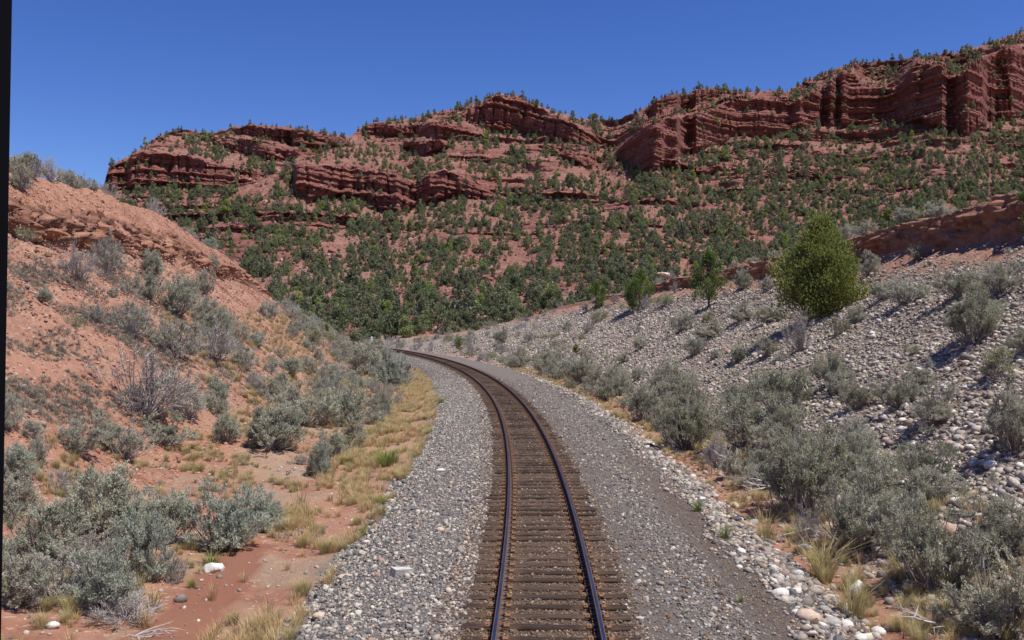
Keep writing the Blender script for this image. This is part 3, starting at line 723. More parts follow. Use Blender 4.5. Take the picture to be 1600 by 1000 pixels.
# scattered rock chips on the red bank and sand
y1, o1 = field(9000, 10, 105, -22, -4.6, 1.2); s1 = np.clip(G.lognormal(-2.9, .5, len(y1)), .025, .28)
stones('bank_chips', y1, o1, s1, .5, C_, 'small pale rock chips scattered over the red bank')

clod = []
b = NB('red_clod', .95, .1); b.col(b.ramp(b.rand(), [(0, (.25,.115,.075)), (.5, (.36,.18,.125)), (.85, (.44,.25,.18)), (1, (.50,.38,.30))])); M['clod'] = b.done()
for i, (px, py) in enumerate([(130, 590), (90, 640)]):
    x, y, z = at(px, py); o = link('dirt_clod', stone(360+i, 1, (.5,.42,.36), True, M['clod'], 'dirt_clod'), None, (x, y, z+.04), (.2,.1,i), (.22,)*3)
    tag(o, ['red dirt clod on the bare bank above the dead thicket', 'red dirt clod low on the bare bank near the window post'][i], 'clod', 'red dirt clods on the bank'); clod.append(o)
y1, o1 = field(34000, 20, 100, -25, -10.5, 1.0); s1 = np.clip(G.lognormal(-2.7, .5, len(y1)), .03, .4)
stones('bank_clods', y1, o1, s1, .6, [[o] for o in clod], 'red dirt clods and chips strewn over the bank')

# ------------------------------------------------------------------ sagebrush, weeds, grasses
def frames(d):
    a = np.where(np.abs(d[:, 2:3]) < .9, np.array([[0, 0, 1.]]), np.array([[1., 0, 0]]))
    s = np.cross(d, a); s /= np.linalg.norm(s, axis=1)[:, None]; return s, np.cross(s, d)
def leaf_quads(P, Dv, L, W, rr, out=None):
    # leaves turn their faces to the light: up and outwards, unevenly
    n = len(P)
    face = rr.normal(0, .55, (n, 3)) + [0, 0, .75] + (0 if out is None else out*.55)
    w = np.cross(Dv, face); w /= np.linalg.norm(w, axis=1)[:, None] + 1e-9
    w = w*W[:, None]; d = Dv*L[:, None]
    V = np.stack([P, P+d*.55+w, P+d, P+d*.55-w], 1).reshape(-1, 3)
    return V, np.arange(4*n).reshape(-1, 4)
def tubes(paths, radii, k=3):
    V, F, n0 = [], [], 0
    for p, r in zip(paths, radii):
        p = np.asarray(p, float); d = np.gradient(p, axis=0); d /= np.linalg.norm(d, axis=1)[:, None] + 1e-9
        s, t = frames(d)
        for i in range(len(p)):
            for j in range(k):
                a = 2*math.pi*j/k; V.append(p[i] + (s[i]*math.cos(a) + t[i]*math.sin(a))*r[i])
        for i in range(len(p)-1):
            for j in range(k):
                F.append((n0+i*k+j, n0+i*k+(j+1) % k, n0+(i+1)*k+(j+1) % k, n0+(i+1)*k+j))
        n0 += len(p)*k
    return np.array(V), np.array(F)
def norm(v): return v/np.linalg.norm(v, axis=-1, keepdims=True)
def bush(seed, leaf, wood, plumes=60, leaves=110, h=.78, ll=.046, lw=.0066, spread=.058, dead=0.0, upright=.6, low=.02):
    rr = np.random.default_rng(seed)
    az = rr.uniform(0, 6.28, plumes); el = np.arcsin(rr.uniform(low, 1, plumes)**.8)
    lob = 1 + .28*np.sin(az*2 + seed) + .18*np.sin(az*3 + seed*2.1)
    rad = .43*lob*np.where(rr.random(plumes) < .3, rr.uniform(.5, .8, plumes), rr.uniform(.85, 1.08, plumes))
    C = np.stack([rad*np.cos(az)*np.cos(el), rad*np.sin(az)*np.cos(el), .10 + (h-.14)*np.sin(el)*rad/.43], 1)
    out = norm(C - np.array([0, 0, .12]))
    paths, rads = [], []
    for i in range(plumes):
        b0 = rr.normal(0, .03, 3)*[1, 1, 0] + [0, 0, -.04]
        mid = b0*.5 + C[i]*.5 + rr.normal(0, .03, 3) + np.array([C[i][0]*.12, C[i][1]*.12, -.06])
        paths.append([b0, mid, C[i]]); r0 = rr.uniform(.007, .014); rads.append([r0, r0*.7, .003])
    ntw = int(4 + 16*dead)
    for i in range(plumes):
        for _ in range(ntw):
            d = norm(out[i]*.8 + rr.normal(0, .55, 3) + [0, 0, .5]); p = C[i]*rr.uniform(.75, 1) + rr.normal(0, .02, 3)
            L = rr.uniform(.08, .2); paths.append([p, p + d*L*.5 + rr.normal(0, .01, 3), p + d*L]); rads.append([.0035, .0028, .001])
    bv, bf = tubes(paths, rads)
    # leafy spikes: each plume carries several upright shoots set with small leaves
    ns = max(1, int(round(6*(1-dead)))); sh = np.repeat(np.arange(plumes), ns)
    axis = norm(out[sh]*.55 + rr.normal(0, .30, (len(sh), 3)) + np.array([0, 0, upright]))
    B0 = C[sh] + rr.normal(0, spread, (len(sh), 3))*[1, 1, .7] - axis*.05; SL = rr.uniform(.07, .15, len(sh))
    nl = max(1, leaves//6); idx2 = np.repeat(np.arange(len(sh)), nl); idx = sh[idx2]
    P = B0[idx2] + axis[idx2]*(SL[idx2]*rr.random(len(idx2)))[:, None] + rr.normal(0, .011, (len(idx2), 3))
    Dv = norm(axis[idx2]*.75 + rr.normal(0, .42, (len(idx2), 3)))
    P[:, 2] = np.maximum(P[:, 2], .02)
    lv, lf = leaf_quads(P, Dv, ll*rr.uniform(.6, 1.3, len(idx)), lw*rr.uniform(.7, 1.3, len(idx)), rr, out[idx])
    return make_mesh('foliage', lv, lf, [leaf]), make_mesh('branches', bv, bf, [wood])
BUSH = {
 'sage':  [bush(10+i, M['sage'], M['twig'], 62+6*i, 170, ll=.04, lw=.0062, spread=.046) for i in range(5)],
 'blue':  [bush(30+i, M['sage_blue'], M['twig'], 84, 170, h=.74, ll=.042, lw=.0062, spread=.046) for i in range(3)],
 'olive': [bush(50+i, M['sage_dark'], M['twig'], 60+6*i, 190, h=.84, ll=.038, lw=.0050, spread=.044, upright=.8, low=.2) for i in range(5)],
 'dead':  [bush(70+i, M['sage'], M['dead'], 60, 90, h=.8, dead=.85) for i in range(3)],
 'half':  [bush(80+i, M['sage'], M['dead'], 64, 210, h=.78, ll=.04, lw=.006, spread=.045, dead=.5) for i in range(3)],
 'pale':  [bush(90+i, M['pale_weed'], M['twig'], 40, 60, h=.7, ll=.09, lw=.008, upright=1.0) for i in range(2)]}
bush_src = {}
bush_n = 0; bush_xy = []
WORD = {'sage': 'sagebrush', 'blue': 'sagebrush', 'olive': 'sagebrush', 'dead': 'sagebrush', 'half': 'sagebrush', 'pale': 'rabbitbrush'}
def put_bush(x, y, w, h, kind, label, group=None, k=None):
    global bush_n
    k = R.randrange(len(BUSH[kind])) if k is None else k % len(BUSH[kind])
    fo, br = BUSH[kind][k]
    z = hz(x, y)
    e = link(WORD[kind], None, None, (x, y, z-.03), (0, 0, R.uniform(0, 6.28)), (w, w, h/.84))
    tag(e, label, 'bush', group)
    a = link('foliage', fo, e); c = link('branches', br, e)
    bush_src.setdefault((kind, k), [a, c]); bush_n += 1; bush_xy.append((x, y, w)); return e
def bush_at(px, py, wpx, hpx, kind, label, group=None):
    g = at(px, py)
    if g is None: return
    x, y, z = g; s = y/FPX
    y += wpx*s*.3; x = (px-800)/FPX*y
    put_bush(x, y, wpx*s*1.02, hpx*s*1.0, kind, label, group)
LB = [ # foot in the photo (px), width, height, kind, label
 (62,895,135,100,'sage','grey-green sagebrush at the lower left edge, second from the dark window post'),
 (160,850,150,105,'sage','tall sagebrush crowning the big clump at the lower left'),
 (245,862,115,80,'sage','sagebrush on the right end of the big lower left clump'),
 (165,965,115,105,'blue','pale green sagebrush at the lower front of the big left clump'),
 (228,915,95,110,'blue','narrow upright sagebrush in the clump beside the wet sand'),
 (85,955,130,85,'half','sagebrush full of dead grey twigs in front of the lower left clump'),
 (28,960,90,85,'sage','low sagebrush in the lower left corner beside the window post'),
 (130,905,110,70,'half','twiggy sagebrush with a dark hollow in the middle of the lower left clump'),
 (200,985,110,45,'dead','flattened dead brush spilling toward the wet red sand'),
 (272,915,36,42,'half','small grey brush standing alone on red sand beside the white rock'),
 (352,868,112,98,'blue','large round sagebrush right above the white rock'),
 (398,835,92,70,'blue','sagebrush just behind the large round one above the white rock'),
 (270,815,90,45,'half','low twiggy sagebrush between the big clump and the round bush'),
 (28,765,70,55,'blue','bluish sagebrush at the left edge halfway up the sandy flat'),
 (22,815,75,60,'sage','sagebrush at the left edge just below the bluish one'),
 (100,778,52,48,'dead','sparse dark twiggy brush alone on red sand near the left edge'),
 (428,712,108,72,'sage','broad round sagebrush alone in the middle of the left flat'),
 (500,748,46,60,'blue','narrow bluish sagebrush beside the yellow grass'),
 (478,668,90,60,'sage','sagebrush behind the broad round one on the left flat'),
 (540,668,85,58,'sage','sagebrush between the broad round one and the yellow grass'),
 (598,655,32,48,'sage','small upright sagebrush next to the golden grass strip'),
 (545,705,46,28,'pale','low yellow-green bush in grass below the flat sagebrush row'),
 (225,672,165,92,'dead','largest dead grey-purple brush at the foot of the red bank'),
 (292,668,75,60,'half','brush half dead at the right end of the grey-purple thicket'),
 (120,718,80,52,'half','sagebrush left of the dead thicket on red sand'),
 (195,728,85,55,'half','twiggy sagebrush in front of the dead thicket'),
 (160,700,60,45,'sage','sagebrush touching the front left of the dead thicket'),
 (255,702,90,42,'sage','low sagebrush in front of the right half of the dead thicket'),
 (60,724,42,38,'half','small brush on red sand between the left edge and the dead thicket'),
 (5,682,50,55,'sage','sagebrush cut by the window post at the foot of the red bank'),
 (46,690,55,26,'half','low wide brush beside the one cut by the window post'),
 (342,622,40,32,'blue','small round bluish sagebrush right of the dead thicket'),
 (336,648,60,38,'sage','sagebrush below the small round bluish one'),
 (440,635,62,42,'sage','sagebrush uphill of the flat row, near bare red sand'),
 (354,674,35,26,'half','small brush on bare red sand right of the thicket'),
 (206,530,60,56,'half','brush with a dark hollow on the open red bank'),
 (232,470,44,42,'sage','sagebrush on the bank under the broken scarp'),
 (238,438,42,42,'sage','sagebrush right at the foot of the scarp, upper of two'),
 (168,428,52,58,'half','leaning brush on bare red bank below the dark cave holes'),
 (122,445,62,50,'dead','fan of bare pale twigs on the red bank'),
 (40,375,26,26,'pale','small yellowish bush on the scarp foot beside the window post'),
 (320,460,36,40,'sage','sagebrush below the big cave in the scarp'),
 (333,425,24,24,'sage','small sagebrush on the scarp lip right of the cave'),
 (275,498,64,52,'sage','upper sagebrush of the thicket on the middle of the bank'),
 (320,508,62,44,'half','brush in the bank thicket right of the upper one'),
 (275,566,80,58,'half','brush with bare black stems in the lower bank thicket'),
 (335,572,84,52,'dead','grey leafless brush right of the black stemmed one'),
 (612,608,72,66,'blue','tall round sagebrush leaning over the ballast before the bend'),
 (572,590,70,52,'sage','sagebrush just left of the tall round one at the bend'),
 (36,290,60,45,'pale','straw-coloured bush on the skyline beside the window post'),
 (30,300,40,40,'sage','grey sagebrush below the skyline bush by the window post'),
 (122,290,17,14,'pale','small round bush on the skyline of the red bank'),
 (146,299,20,14,'sage','tiny sagebrush on the bank skyline before the cliff'),
]
for r_ in LB: bush_at(*r_)
RB = [
 (1255,812,165,135,'olive','largest grey-olive bush beside the right gravel, with bare stems below'),
 (1165,712,135,95,'olive','broad olive sagebrush behind the largest one along the gravel edge'),
 (1078,706,110,88,'olive','dense olive sagebrush at the bend of the right gravel edge'),
 (1010,662,85,66,'olive','olive sagebrush third from the front along the right ditch'),
 (1045,628,90,56,'olive','olive sagebrush behind the ditch row below the cobble slope'),
 (952,618,70,50,'olive','olive sagebrush midway along the right ditch'),
 (905,603,60,46,'olive','rounded olive sagebrush further along the ditch before the bend'),
 (858,588,60,40,'olive','dark sagebrush where the right ditch begins to curve'),
 (1335,866,118,100,'olive','dark open sagebrush with a black stem below the large bush'),
 (1120,735,60,50,'dead','bare pale dead branches beside the gravel edge'),
 (1180,765,70,42,'half','drooping dry brush in front of the largest bush'),
 (1262,850,46,56,'dead','fan of white dead twigs under the largest bush'),
 (1440,768,100,75,'olive','wide sagebrush in front of bare cobbles on the right'),
 (1462,940,150,120,'olive','big shaded sagebrush near the lower right corner'),
 (1565,1015,180,130,'sage','pale frosted sagebrush in the lower right corner'),
 (1585,725,100,100,'olive','dark sagebrush cut by the right edge on the cobbles'),
 (1570,900,120,110,'olive','sagebrush at the right edge above the frosted corner bush'),
 (1400,865,110,90,'half','twiggy brush between the open sagebrush and the shaded one'),
 (1345,760,80,60,'olive','sagebrush uphill of the largest bush among cobbles'),
 (1405,645,70,50,'olive','lone sagebrush on the lower cobble slope'),
 (1300,606,72,56,'olive','spreading sagebrush on cobbles below the juniper shadow'),
 (1340,645,60,46,'olive','sagebrush just below the spreading one on the cobbles'),
 (1222,655,120,72,'olive','broad sagebrush above the ditch row under the cobbles'),
 (1335,705,76,48,'half','twiggy sagebrush amid cobbles above the largest bush'),
 (1522,548,104,80,'olive','wide tree-like sagebrush casting a shadow on the cobbles'),
 (1415,480,64,40,'sage','sagebrush on cobbles right of the big juniper'),
 (1358,432,34,32,'sage','sagebrush tucked against the right side of the big juniper'),
 (1500,472,70,46,'olive','sagebrush high on the cobbles, left of a pair'),
 (1562,472,90,56,'olive','sagebrush high on the cobbles near the right edge'),
 (1250,552,50,54,'dead','leafless fan of brush at the tip of the juniper shadow'),
 (1155,568,40,24,'sage','small low sagebrush alone on the pale cobbles'),
 (1118,562,18,14,'sage','tiny sagebrush left of the low one on pale cobbles'),
 (1160,508,46,28,'sage','sagebrush left of the juniper shadow'),
 (1205,505,52,26,'sage','sagebrush touching the upper edge of the juniper shadow'),
 (1112,530,70,24,'sage','long low sagebrush on the middle of the cobble slope'),
 (1066,522,36,28,'sage','round sagebrush on the middle of the cobble slope'),
 (1160,455,34,32,'sage','sagebrush between the young pine and the big juniper'),
 (1085,558,40,30,'olive','sagebrush low on the cobbles above the ditch row'),
 (1190,625,50,36,'olive','sagebrush above the broad one at the cobble foot'),
 (1040,480,36,22,'pale','yellowish bush on the cobbles beside the young pine'),
 (935,505,26,22,'pale','yellowish bush on the far cobbles below the small junipers'),
 (1440,610,50,36,'sage','small sagebrush on open cobbles, centre right'),
 (1350,335,34,20,'sage','grey sagebrush on the right bank top behind the juniper'),
 (1415,345,36,22,'sage','grey sagebrush on the red bank top, right of the juniper'),
 (1465,335,40,22,'sage','grey sagebrush on the highest part of the red bank top'),
]
for r_ in RB: bush_at(*r_)
# fill, nearest first, kept apart; the largest stay things, the rest is ground cover
fill = []
def try_fill(n, ya, yb, oa, ob, kinds, wr, sep, label, group, yp=1.3, dens=None):
    c = 0
    for _ in range(n*6):
        if c >= n: break
        y = ya + (yb-ya)*R.random()**yp; off = R.uniform(oa, ob); x = float(trackx(y)) + off
        w = R.uniform(*wr)
        if dens is not None and R.random() > dens(x, y, off): continue
        if any((x-a)**2 + (y-e)**2 < (sep*(w+q)*.5)**2 for a, e, q in bush_xy): continue
        bush_xy.append((x, y, w)); c += 1
        fill.append((x, y, w, w*R.uniform(.6, .85), R.choices(*kinds)[0], label, group))
K_L = (['sage', 'blue', 'half', 'dead', 'pale'], [46, 8, 26, 20, 5]); K_R = (['olive', 'half', 'sage'], [78, 10, 12])
try_fill(52, 20, 120, 6.2, 9.8, K_R, (.9, 1.9), .66, 'olive sagebrush in the thicket along the right ditch', 'sagebrush thicket of the right ditch', 1.2)
try_fill(46, 120, 235, 5.8, 14, K_R, (1.2, 2.6), .6, 'small dark sagebrush in the far line outside the bend', 'far sagebrush outside the bend', 1.0)
try_fill(58, 22, 150, 10, 26, (['olive', 'sage', 'pale'], [45, 45, 10]), (.5, 1.5), .9, 'small sagebrush growing between cobbles on the right slope', 'small sagebrush on the cobble slope', 1.2)
try_fill(100, 45, 135, -19, -8.5, K_L, (.9, 2.1), .52, 'grey sagebrush in the thicket below the end of the red bank', 'sagebrush thicket under the red bank', 1.0)
try_fill(95, 80, 165, -16, -5.2, K_L, (1.0, 2.4), .5, 'grey sagebrush in the thicket on the inside of the bend', 'sagebrush thicket inside the bend', 1.0)
try_fill(30, 30, 70, -11, -6.2, K_L, (.5, 1.5), .9, 'sagebrush scattered over the red flat beside the track', 'sagebrush scattered on the red flat', 1.0)
try_fill(40, 45, 112, -29, -25.2, K_L, (.9, 2.0), .7, 'grey brush lining the skyline of the red bank', 'brush along the bank skyline', 1.0)
try_fill(34, 48, 130, 27.4, 33, (['sage', 'half'], [80, 20]), (.9, 2.0), .8, 'grey sagebrush on top of the right bank', 'sagebrush on the right bank top', 1.0)
try_fill(14, 30, 60, -21, -13, K_L, (.5, 1.2), 1.2, 'small brush scattered on the open red bank', 'brush on the open red bank', 1.0)
try_fill(90, 95, 240, 8, 30, (['sage', 'olive', 'pale'], [60, 30, 10]), (.8, 1.9), .8, 'small sagebrush on the far end of the right bank', 'far sagebrush of the right bank', 1.0)
try_fill(60, 150, 260, -40, -4, K_L, (1.2, 2.6), .6, 'far sagebrush beyond the bend', 'far sagebrush beyond the bend', 1.0)
fill.sort(key=lambda f_: -f_[2]/f_[1])
NB_IND = max(0, 296 - bush_n)
_O = 'first second third fourth fifth sixth seventh eighth ninth tenth eleventh twelfth thirteenth fourteenth fifteenth sixteenth seventeenth eighteenth nineteenth'.split()
def ordinal(n):      # 1 -> first, 21 -> twenty-first
    if n < 20: return _O[n-1]
    t, u = divmod(n, 10); w_ = ['', '', 'twent', 'thirt', 'fort', 'fift', 'sixt'][t]
    return w_ + 'ieth' if u == 0 else w_ + 'y-' + _O[u-1]
rank = {}
for x, y, w, h, k, lb, gp in sorted(fill[:NB_IND], key=lambda f_: f_[1]):
    rank[gp] = rank.get(gp, 0) + 1
    put_bush(x, y, w, h, k, f'{lb}, {ordinal(rank[gp])} from the front', gp)
for kd in BUSH:      # every sort exists at least once as a thing
    pass
ks = list(bush_src)
rest = fill[NB_IND:]
if rest:
    ar = np.array([(x, y, w, h) for x, y, w, h, *_ in rest]); z = H(ar[:, 0], ar[:, 1])
    by = {k: [i for i, q in enumerate(ks) if q[0] == k] for k in BUSH}
    ix = [R.choice(by[f_[4]]) for f_ in rest]
    scatter('sagebrush_cover', np.stack([ar[:, 0], ar[:, 1], z-.03], 1), np.stack([np.zeros(len(rest)), np.zeros(len(rest)), G.uniform(0, 6.28, len(rest))], 1),
            np.stack([ar[:, 2], ar[:, 2], ar[:, 3]/.84], 1), ix, [bush_src[k] for k in ks], 'far small sagebrush covering the valley floor and banks')

# dead branches lying about
def dead_branch(seed, L, n, flat=.5):
    rr = np.random.default_rng(seed); paths, rd = [], []
    for i in range(n):
        a = rr.uniform(-1.3, 1.3); e_ = rr.uniform(.05, flat); l = L*rr.uniform(.45, 1)
        d = np.array([math.cos(a)*math.cos(e_), math.sin(a)*math.cos(e_), math.sin(e_)])
        p = [np.zeros(3)]
        for k in range(4): p.append(p[-1] + d*l/4 + rr.normal(0, l*.04, 3)*[1, 1, .6] - np.array([0, 0, k*l*.012]))
        paths.append(np.array(p)); r0 = L*rr.uniform(.012, .026); rd.append([r0, r0*.8, r0*.6, r0*.4, r0*.15])
        for k in (2, 3):
            d2 = norm(d + rr.normal(0, .6, 3)); paths.append(np.array([p[k], p[k]+d2*l*.18, p[k]+d2*l*.34])); rd.append([r0*.5, r0*.35, r0*.1])
    V, F = tubes(paths, rd, 4)
    return make_mesh('dead_branch', V, F, [M['bone']])
M['bone'] = NB('weathered_wood').col((.46,.43,.40)).done()
for k, (px, py, wpx, n, rz, fl, lb) in enumerate([
    (1268, 842, 56, 13, -1.4, .9, 'fan of weathered white twigs hanging under the largest roadside bush'),
    (1238, 826, 62, 3, 2.9, .25, 'pale dead branch reaching left from under the largest bush'),
    (1142, 728, 50, 6, 2.4, .8, 'weathered grey branches sticking out beside the gravel edge'),
    (1205, 760, 66, 9, 2.7, .5, 'drooping dry grey twigs left of the largest bush'),
    (1450, 968, 90, 5, 2.6, .4, 'pale dead branches under the big shaded bush at lower right'),
    (170, 905, 90, 10, 2.2, .7, 'grey dead twigs in the hollow of the big lower left clump'),
    (455, 742, 44, 8, -.4, .7, 'heap of pale dry twigs right of the broad round sagebrush'),
    (232, 985, 70, 8, -.5, .3, 'grey dead twigs spread on red sand at the bottom left')]):
    x, y, z = at(px, py); w_ = wpx*y/FPX
    o = link('dead_branch', dead_branch(600+k, w_, n, fl), None, (x, y-.55, hz(x, y-.55)+.10), (0, 0, rz)); tag(o, lb, "branch")

# grass tufts
def tuft(seed, mat, n=46, h=.5, lean=.5, w=.006, name='grass_tuft'):
    rr = np.random.default_rng(seed)
    a = rr.uniform(0, 6.28, n); r0 = rr.uniform(0, .10, n); L = h*rr.uniform(.5, 1.1, n); le = lean*rr.uniform(.15, 1.1, n)
    d = np.stack([np.cos(a), np.sin(a), 0*a], 1); b0 = d*r0[:, None]
    s = np.stack([-np.sin(a), np.cos(a), 0*a], 1)*w
    m = b0 + d*(le*L*.35)[:, None] + np.array([0, 0, 1])*(L*.6)[:, None]
    t = b0 + d*(le*L)[:, None] + np.array([0, 0, 1])*(L*.95)[:, None]
    V = np.stack([b0-s, b0+s, m+s*.7, m-s*.7, t], 1).reshape(-1, 3); i = np.arange(n)*5
    return make_mesh(name, V, [np.stack([i, i+1, i+2, i+3], 1), np.stack([i+3, i+2, i+4], 1)], [mat])
TUFT = {'straw': [tuft(1, M['straw']), tuft(2, M['straw'], 60, .42, .8)], 'green': [tuft(3, M['green_grass'], 170, .40, 1.0, .0032), tuft(4, M['green_grass'], 150, .36, 1.1, .0032)],
        'mixed': [tuft(5, M['mixed_grass'], 190, .48, 1.0, .0032), tuft(6, M['mixed_grass'], 160, .44, .9, .0032)], 'weed': [tuft(7, M['weed'], 30, .3, .7, .005, 'weed_sprig'), tuft(8, M['weed'], 40, .24, 1.1, .005, 'weed_sprig')]}
tsrc = {}
def put_tuft(px, py, wpx, kind, label, k=0, name='grass_tuft', cat='grass tuft', hs=1.0):
    x, y, z = at(px, py); w = wpx*y/FPX/.42
    o = link(name, TUFT[kind][k], None, (x, y, z-.01), (0, 0, R.uniform(0, 6.28)), (w, w, w*hs))
    tag(o, label, cat); tsrc.setdefault((kind, k), o)
put_tuft(605, 728, 60, 'green', 'bright green grass tuft at the edge of the left ballast', 0, hs=.6)
put_tuft(688, 630, 22, 'green', 'small yellow-green tuft growing in the left ballast', 1, hs=.7)
put_tuft(1090, 800, 24, 'green', 'small green tuft in the right gravel, upper of three', 0, hs=1)
put_tuft(1133, 842, 26, 'green', 'green tuft in the right gravel beside white stones', 1, hs=1.2)
put_tuft(1157, 942, 14, 'green', 'tiny green sprig on bare dark gravel at lower right', 0, hs=1.2)
put_tuft(1285, 905, 78, 'mixed', 'large yellow-green bunch of grass below the white dead twigs', 0, hs=.8)
put_tuft(1330, 965, 70, 'mixed', 'yellow bunch of grass in front of the angular pale rock', 1, hs=.9)
put_tuft(1197, 845, 46, 'mixed', 'dry yellowish bunch of grass beside the white stones', 1, hs=1)
put_tuft(1240, 780, 40, 'straw', 'dry straw tuft under the drooping brush', 0, hs=.8)
put_tuft(330, 883, 44, 'green', 'yellow-green tuft at the foot of the round sagebrush', 1, hs=.6)
put_tuft(1435, 988, 30, 'green', 'green sprig under the shaded sagebrush at the bottom', 1, hs=.8)
put_tuft(240, 955, 44, 'straw', 'straw grass hanging over the wet sand', 1, hs=1)
put_tuft(332, 940, 26, 'straw', 'single thin straw tuft in the wet red channel', 0, hs=1.2)
put_tuft(470, 800, 40, 'straw', 'straw tuft beside the narrow bluish sagebrush', 0, hs=1)
put_tuft(305, 690, 24, 'weed', 'brown dry weed sprig right of the dead thicket', 0, 'weed_sprig', 'weed', 1)
put_tuft(250, 760, 26, 'weed', 'brown dry weed sprig on the open sand below the thicket', 1, 'weed_sprig', 'weed', 1)
def cover(name, x, y, kinds, probs, sc, label):
    kk = [k for k in tsrc if k[0] in kinds]; pr = np.array([probs[kinds.index(k[0])] for k in kk], float); pr /= pr.sum()
    n = len(x); z = H(x, y); s = G.uniform(sc[0], sc[1], n)
    scatter(name, np.stack([x, y, z-.01], 1), np.stack([np.zeros(n), np.zeros(n), G.uniform(0, 6.28, n)], 1), np.stack([s, s, s*G.uniform(.7, 1.1, n)], 1),
            G.choice(len(kk), n, p=pr), [[tsrc[k]] for k in kk], label)
# golden strip between ballast and sand
y1, o1 = field(8000, 12, 100, -6.8, -3.95, 1.4); x1 = trackx(y1)+o1
nn = fbm(x1/1.3, y1/2.2, 31., 3)
k_ = G.random(len(y1)) < np.clip(.12 + 1.4*nn + .3*sstep(26, 40, y1) + .1*sstep(-4.9, -4.3, o1), 0, 1)*np.where((y1 < 20.5) & (np.abs(o1+5.9) < 1.1), .08, 1)
cover('dry_grass', x1[k_], y1[k_], ['straw', 'mixed', 'green'], [.82, .16, .02], (.35, .95), 'golden dry grass along the edge of the left ballast')
# thin cover on the flat
y1, o1 = field(9000, 12, 75, -13, -5.2, 1.4); x1 = trackx(y1)+o1
nn = fbm(x1/2.2, y1/2.2, 12., 3); k_ = G.random(len(y1)) < np.clip(.24 + 1.6*nn, 0, 1)
k_ &= ~((y1 < 20.5) & (np.abs(o1+5.9) < 1.1))
cover('sparse_grass', x1[k_], y1[k_], ['mixed', 'weed', 'straw'], [.40, .42, .18], (.3, .85), 'sparse dry grass and weeds on the red flat')
# weeds on the bank
y1, o1 = field(32000, 24, 62, -21.5, -12.5, 1.1); x1 = trackx(y1)+o1
nn = fbm(x1/2.5, y1/4.5, 44., 3); k_ = G.random(len(y1)) < np.clip(.34 + 1.6*nn, 0, 1)*sstep(-12.5, -14.5, o1)*sstep(52, 44, y1)
cover('bank_weeds', x1[k_], y1[k_], ['weed'], [1], (.35, .85), 'dry brown weeds dotted over the open red bank')
# grass under the right-hand bushes and among far brush
y1, o1 = field(2200, 14, 100, 5.4, 9, 1.3); x1 = trackx(y1)+o1
cover('ditch_grass', x1, y1, ['straw', 'mixed', 'weed'], [.4, .35, .25], (.35, .9), 'dry grass between the bushes of the right ditch')
y1, o1 = field(3000, 40, 140, -18, -6, 1.0); x1 = trackx(y1)+o1
cover('thicket_grass', x1, y1, ['straw', 'mixed', 'weed'], [.35, .3, .35], (.5, 1.3), 'dry grass between the bushes inside the bend')

# ------------------------------------------------------------------ trees
def crown_far(seed, n, cone, mat, size=.30, name='crown'):
    """leaf clumps through a lumpy crown one metre high and about 0.8 wide"""
    rr = np.random.default_rng(seed)
    nl = rr.integers(5, 9); LC = []
    for i in range(nl):
        zz = rr.uniform(.12, .82); wr = (1-zz)**.8*.42 if cone else .33*math.sin(math.pi*min(1, zz*.72+.28))
        a = rr.uniform(0, 6.28); LC.append((wr*math.cos(a)*.8, wr*math.sin(a)*.8, zz, rr.uniform(.13, .22)*(1.15-.5*zz if cone else 1)))
    for j in range(4):
        a = j*1.6 + rr.uniform(0, 1); LC.append((.2*math.cos(a), .2*math.sin(a), rr.uniform(.18, .34), rr.uniform(.16, .22)))
    LC.append((0, 0, .85, .10 if cone else .15)); LC = np.array(LC)
    i = rr.integers(0, len(LC), n)
    d = norm(rr.normal(size=(n, 3))); P = LC[i, :3] + d*(LC[i, 3]*rr.uniform(.6, 1.08, n))[:, None]*np.array([1, 1, .85])
    P[:, 2] = np.clip(P[:, 2], .08, 1.05)
    Dv = norm(d*.6 + rr.normal(0, .5, (n, 3)) + [0, 0, .35])
    L = size*rr.uniform(.3, .75, n); V, F = leaf_quads(P - Dv*L[:, None]*.5, Dv, L, L*.36, rr, d)
    return make_mesh(name, V, F, [mat])
def trunk_far(seed, h=.5):
    rr = np.random.default_rng(seed)
    p = [np.array([[0, 0, -.08], [rr.normal(0, .02), rr.normal(0, .02), h*.5], [rr.normal(0, .04), rr.normal(0, .04), h+.15]])]
    for _ in range(3):
        a = rr.uniform(0, 6.28); q = p[0][1]; p.append(np.array([q, q + [.1*math.cos(a), .1*math.sin(a), .12], q + [.22*math.cos(a), .22*math.sin(a), .22]]))
    V, F = tubes(p, [[.028, .020, .008]] + [[.010, .008, .003]]*3, 5)
    return make_mesh('trunk', V, F, [M['bark']])
FAR = [(crown_far(500+i, 620, False, M['pinyon'], .18), trunk_far(520+i)) for i in range(5)] + [(crown_far(540+i, 560, True, M['pinyon'], .17), trunk_far(550+i)) for i in range(4)]
WOOD = [(crown_far(560+i, 1100, False, M['wood_green'], .15), trunk_far(570+i)) for i in range(5)] + [(crown_far(580+i, 800, True, M['pinyon'], .15), trunk_far(585+i)) for i in range(2)]
def sheet(px, py):
    c = np.clip(np.round((px-BEARS[0])/1.6).astype(int), 0, len(BEARS)-1)
    col = MPY[:, c]; b0, r0 = col[0], col[-1]
    r = np.clip(np.round((b0-py)/(b0-r0)*(len(col)-1)).astype(int), 0, len(col)-1)
    d = MD[r, c]; return (BEARS[c]-800)/FPX*d, d, MZ[r, c], MROCK[r, c], MK[r, c], r
NT = 64000
px, py = G.uniform(-60, 1660, NT), G.uniform(40, 540, NT)
rid = np.interp(px, RIDGE[:, 0], RIDGE[:, 1]); cre = np.interp(px, CREST[:, 0], CREST[:, 1])
ok = (py > rid-1) & (py < cre + 22); px, py, rid, cre = px[ok], py[ok], rid[ok], cre[ok]
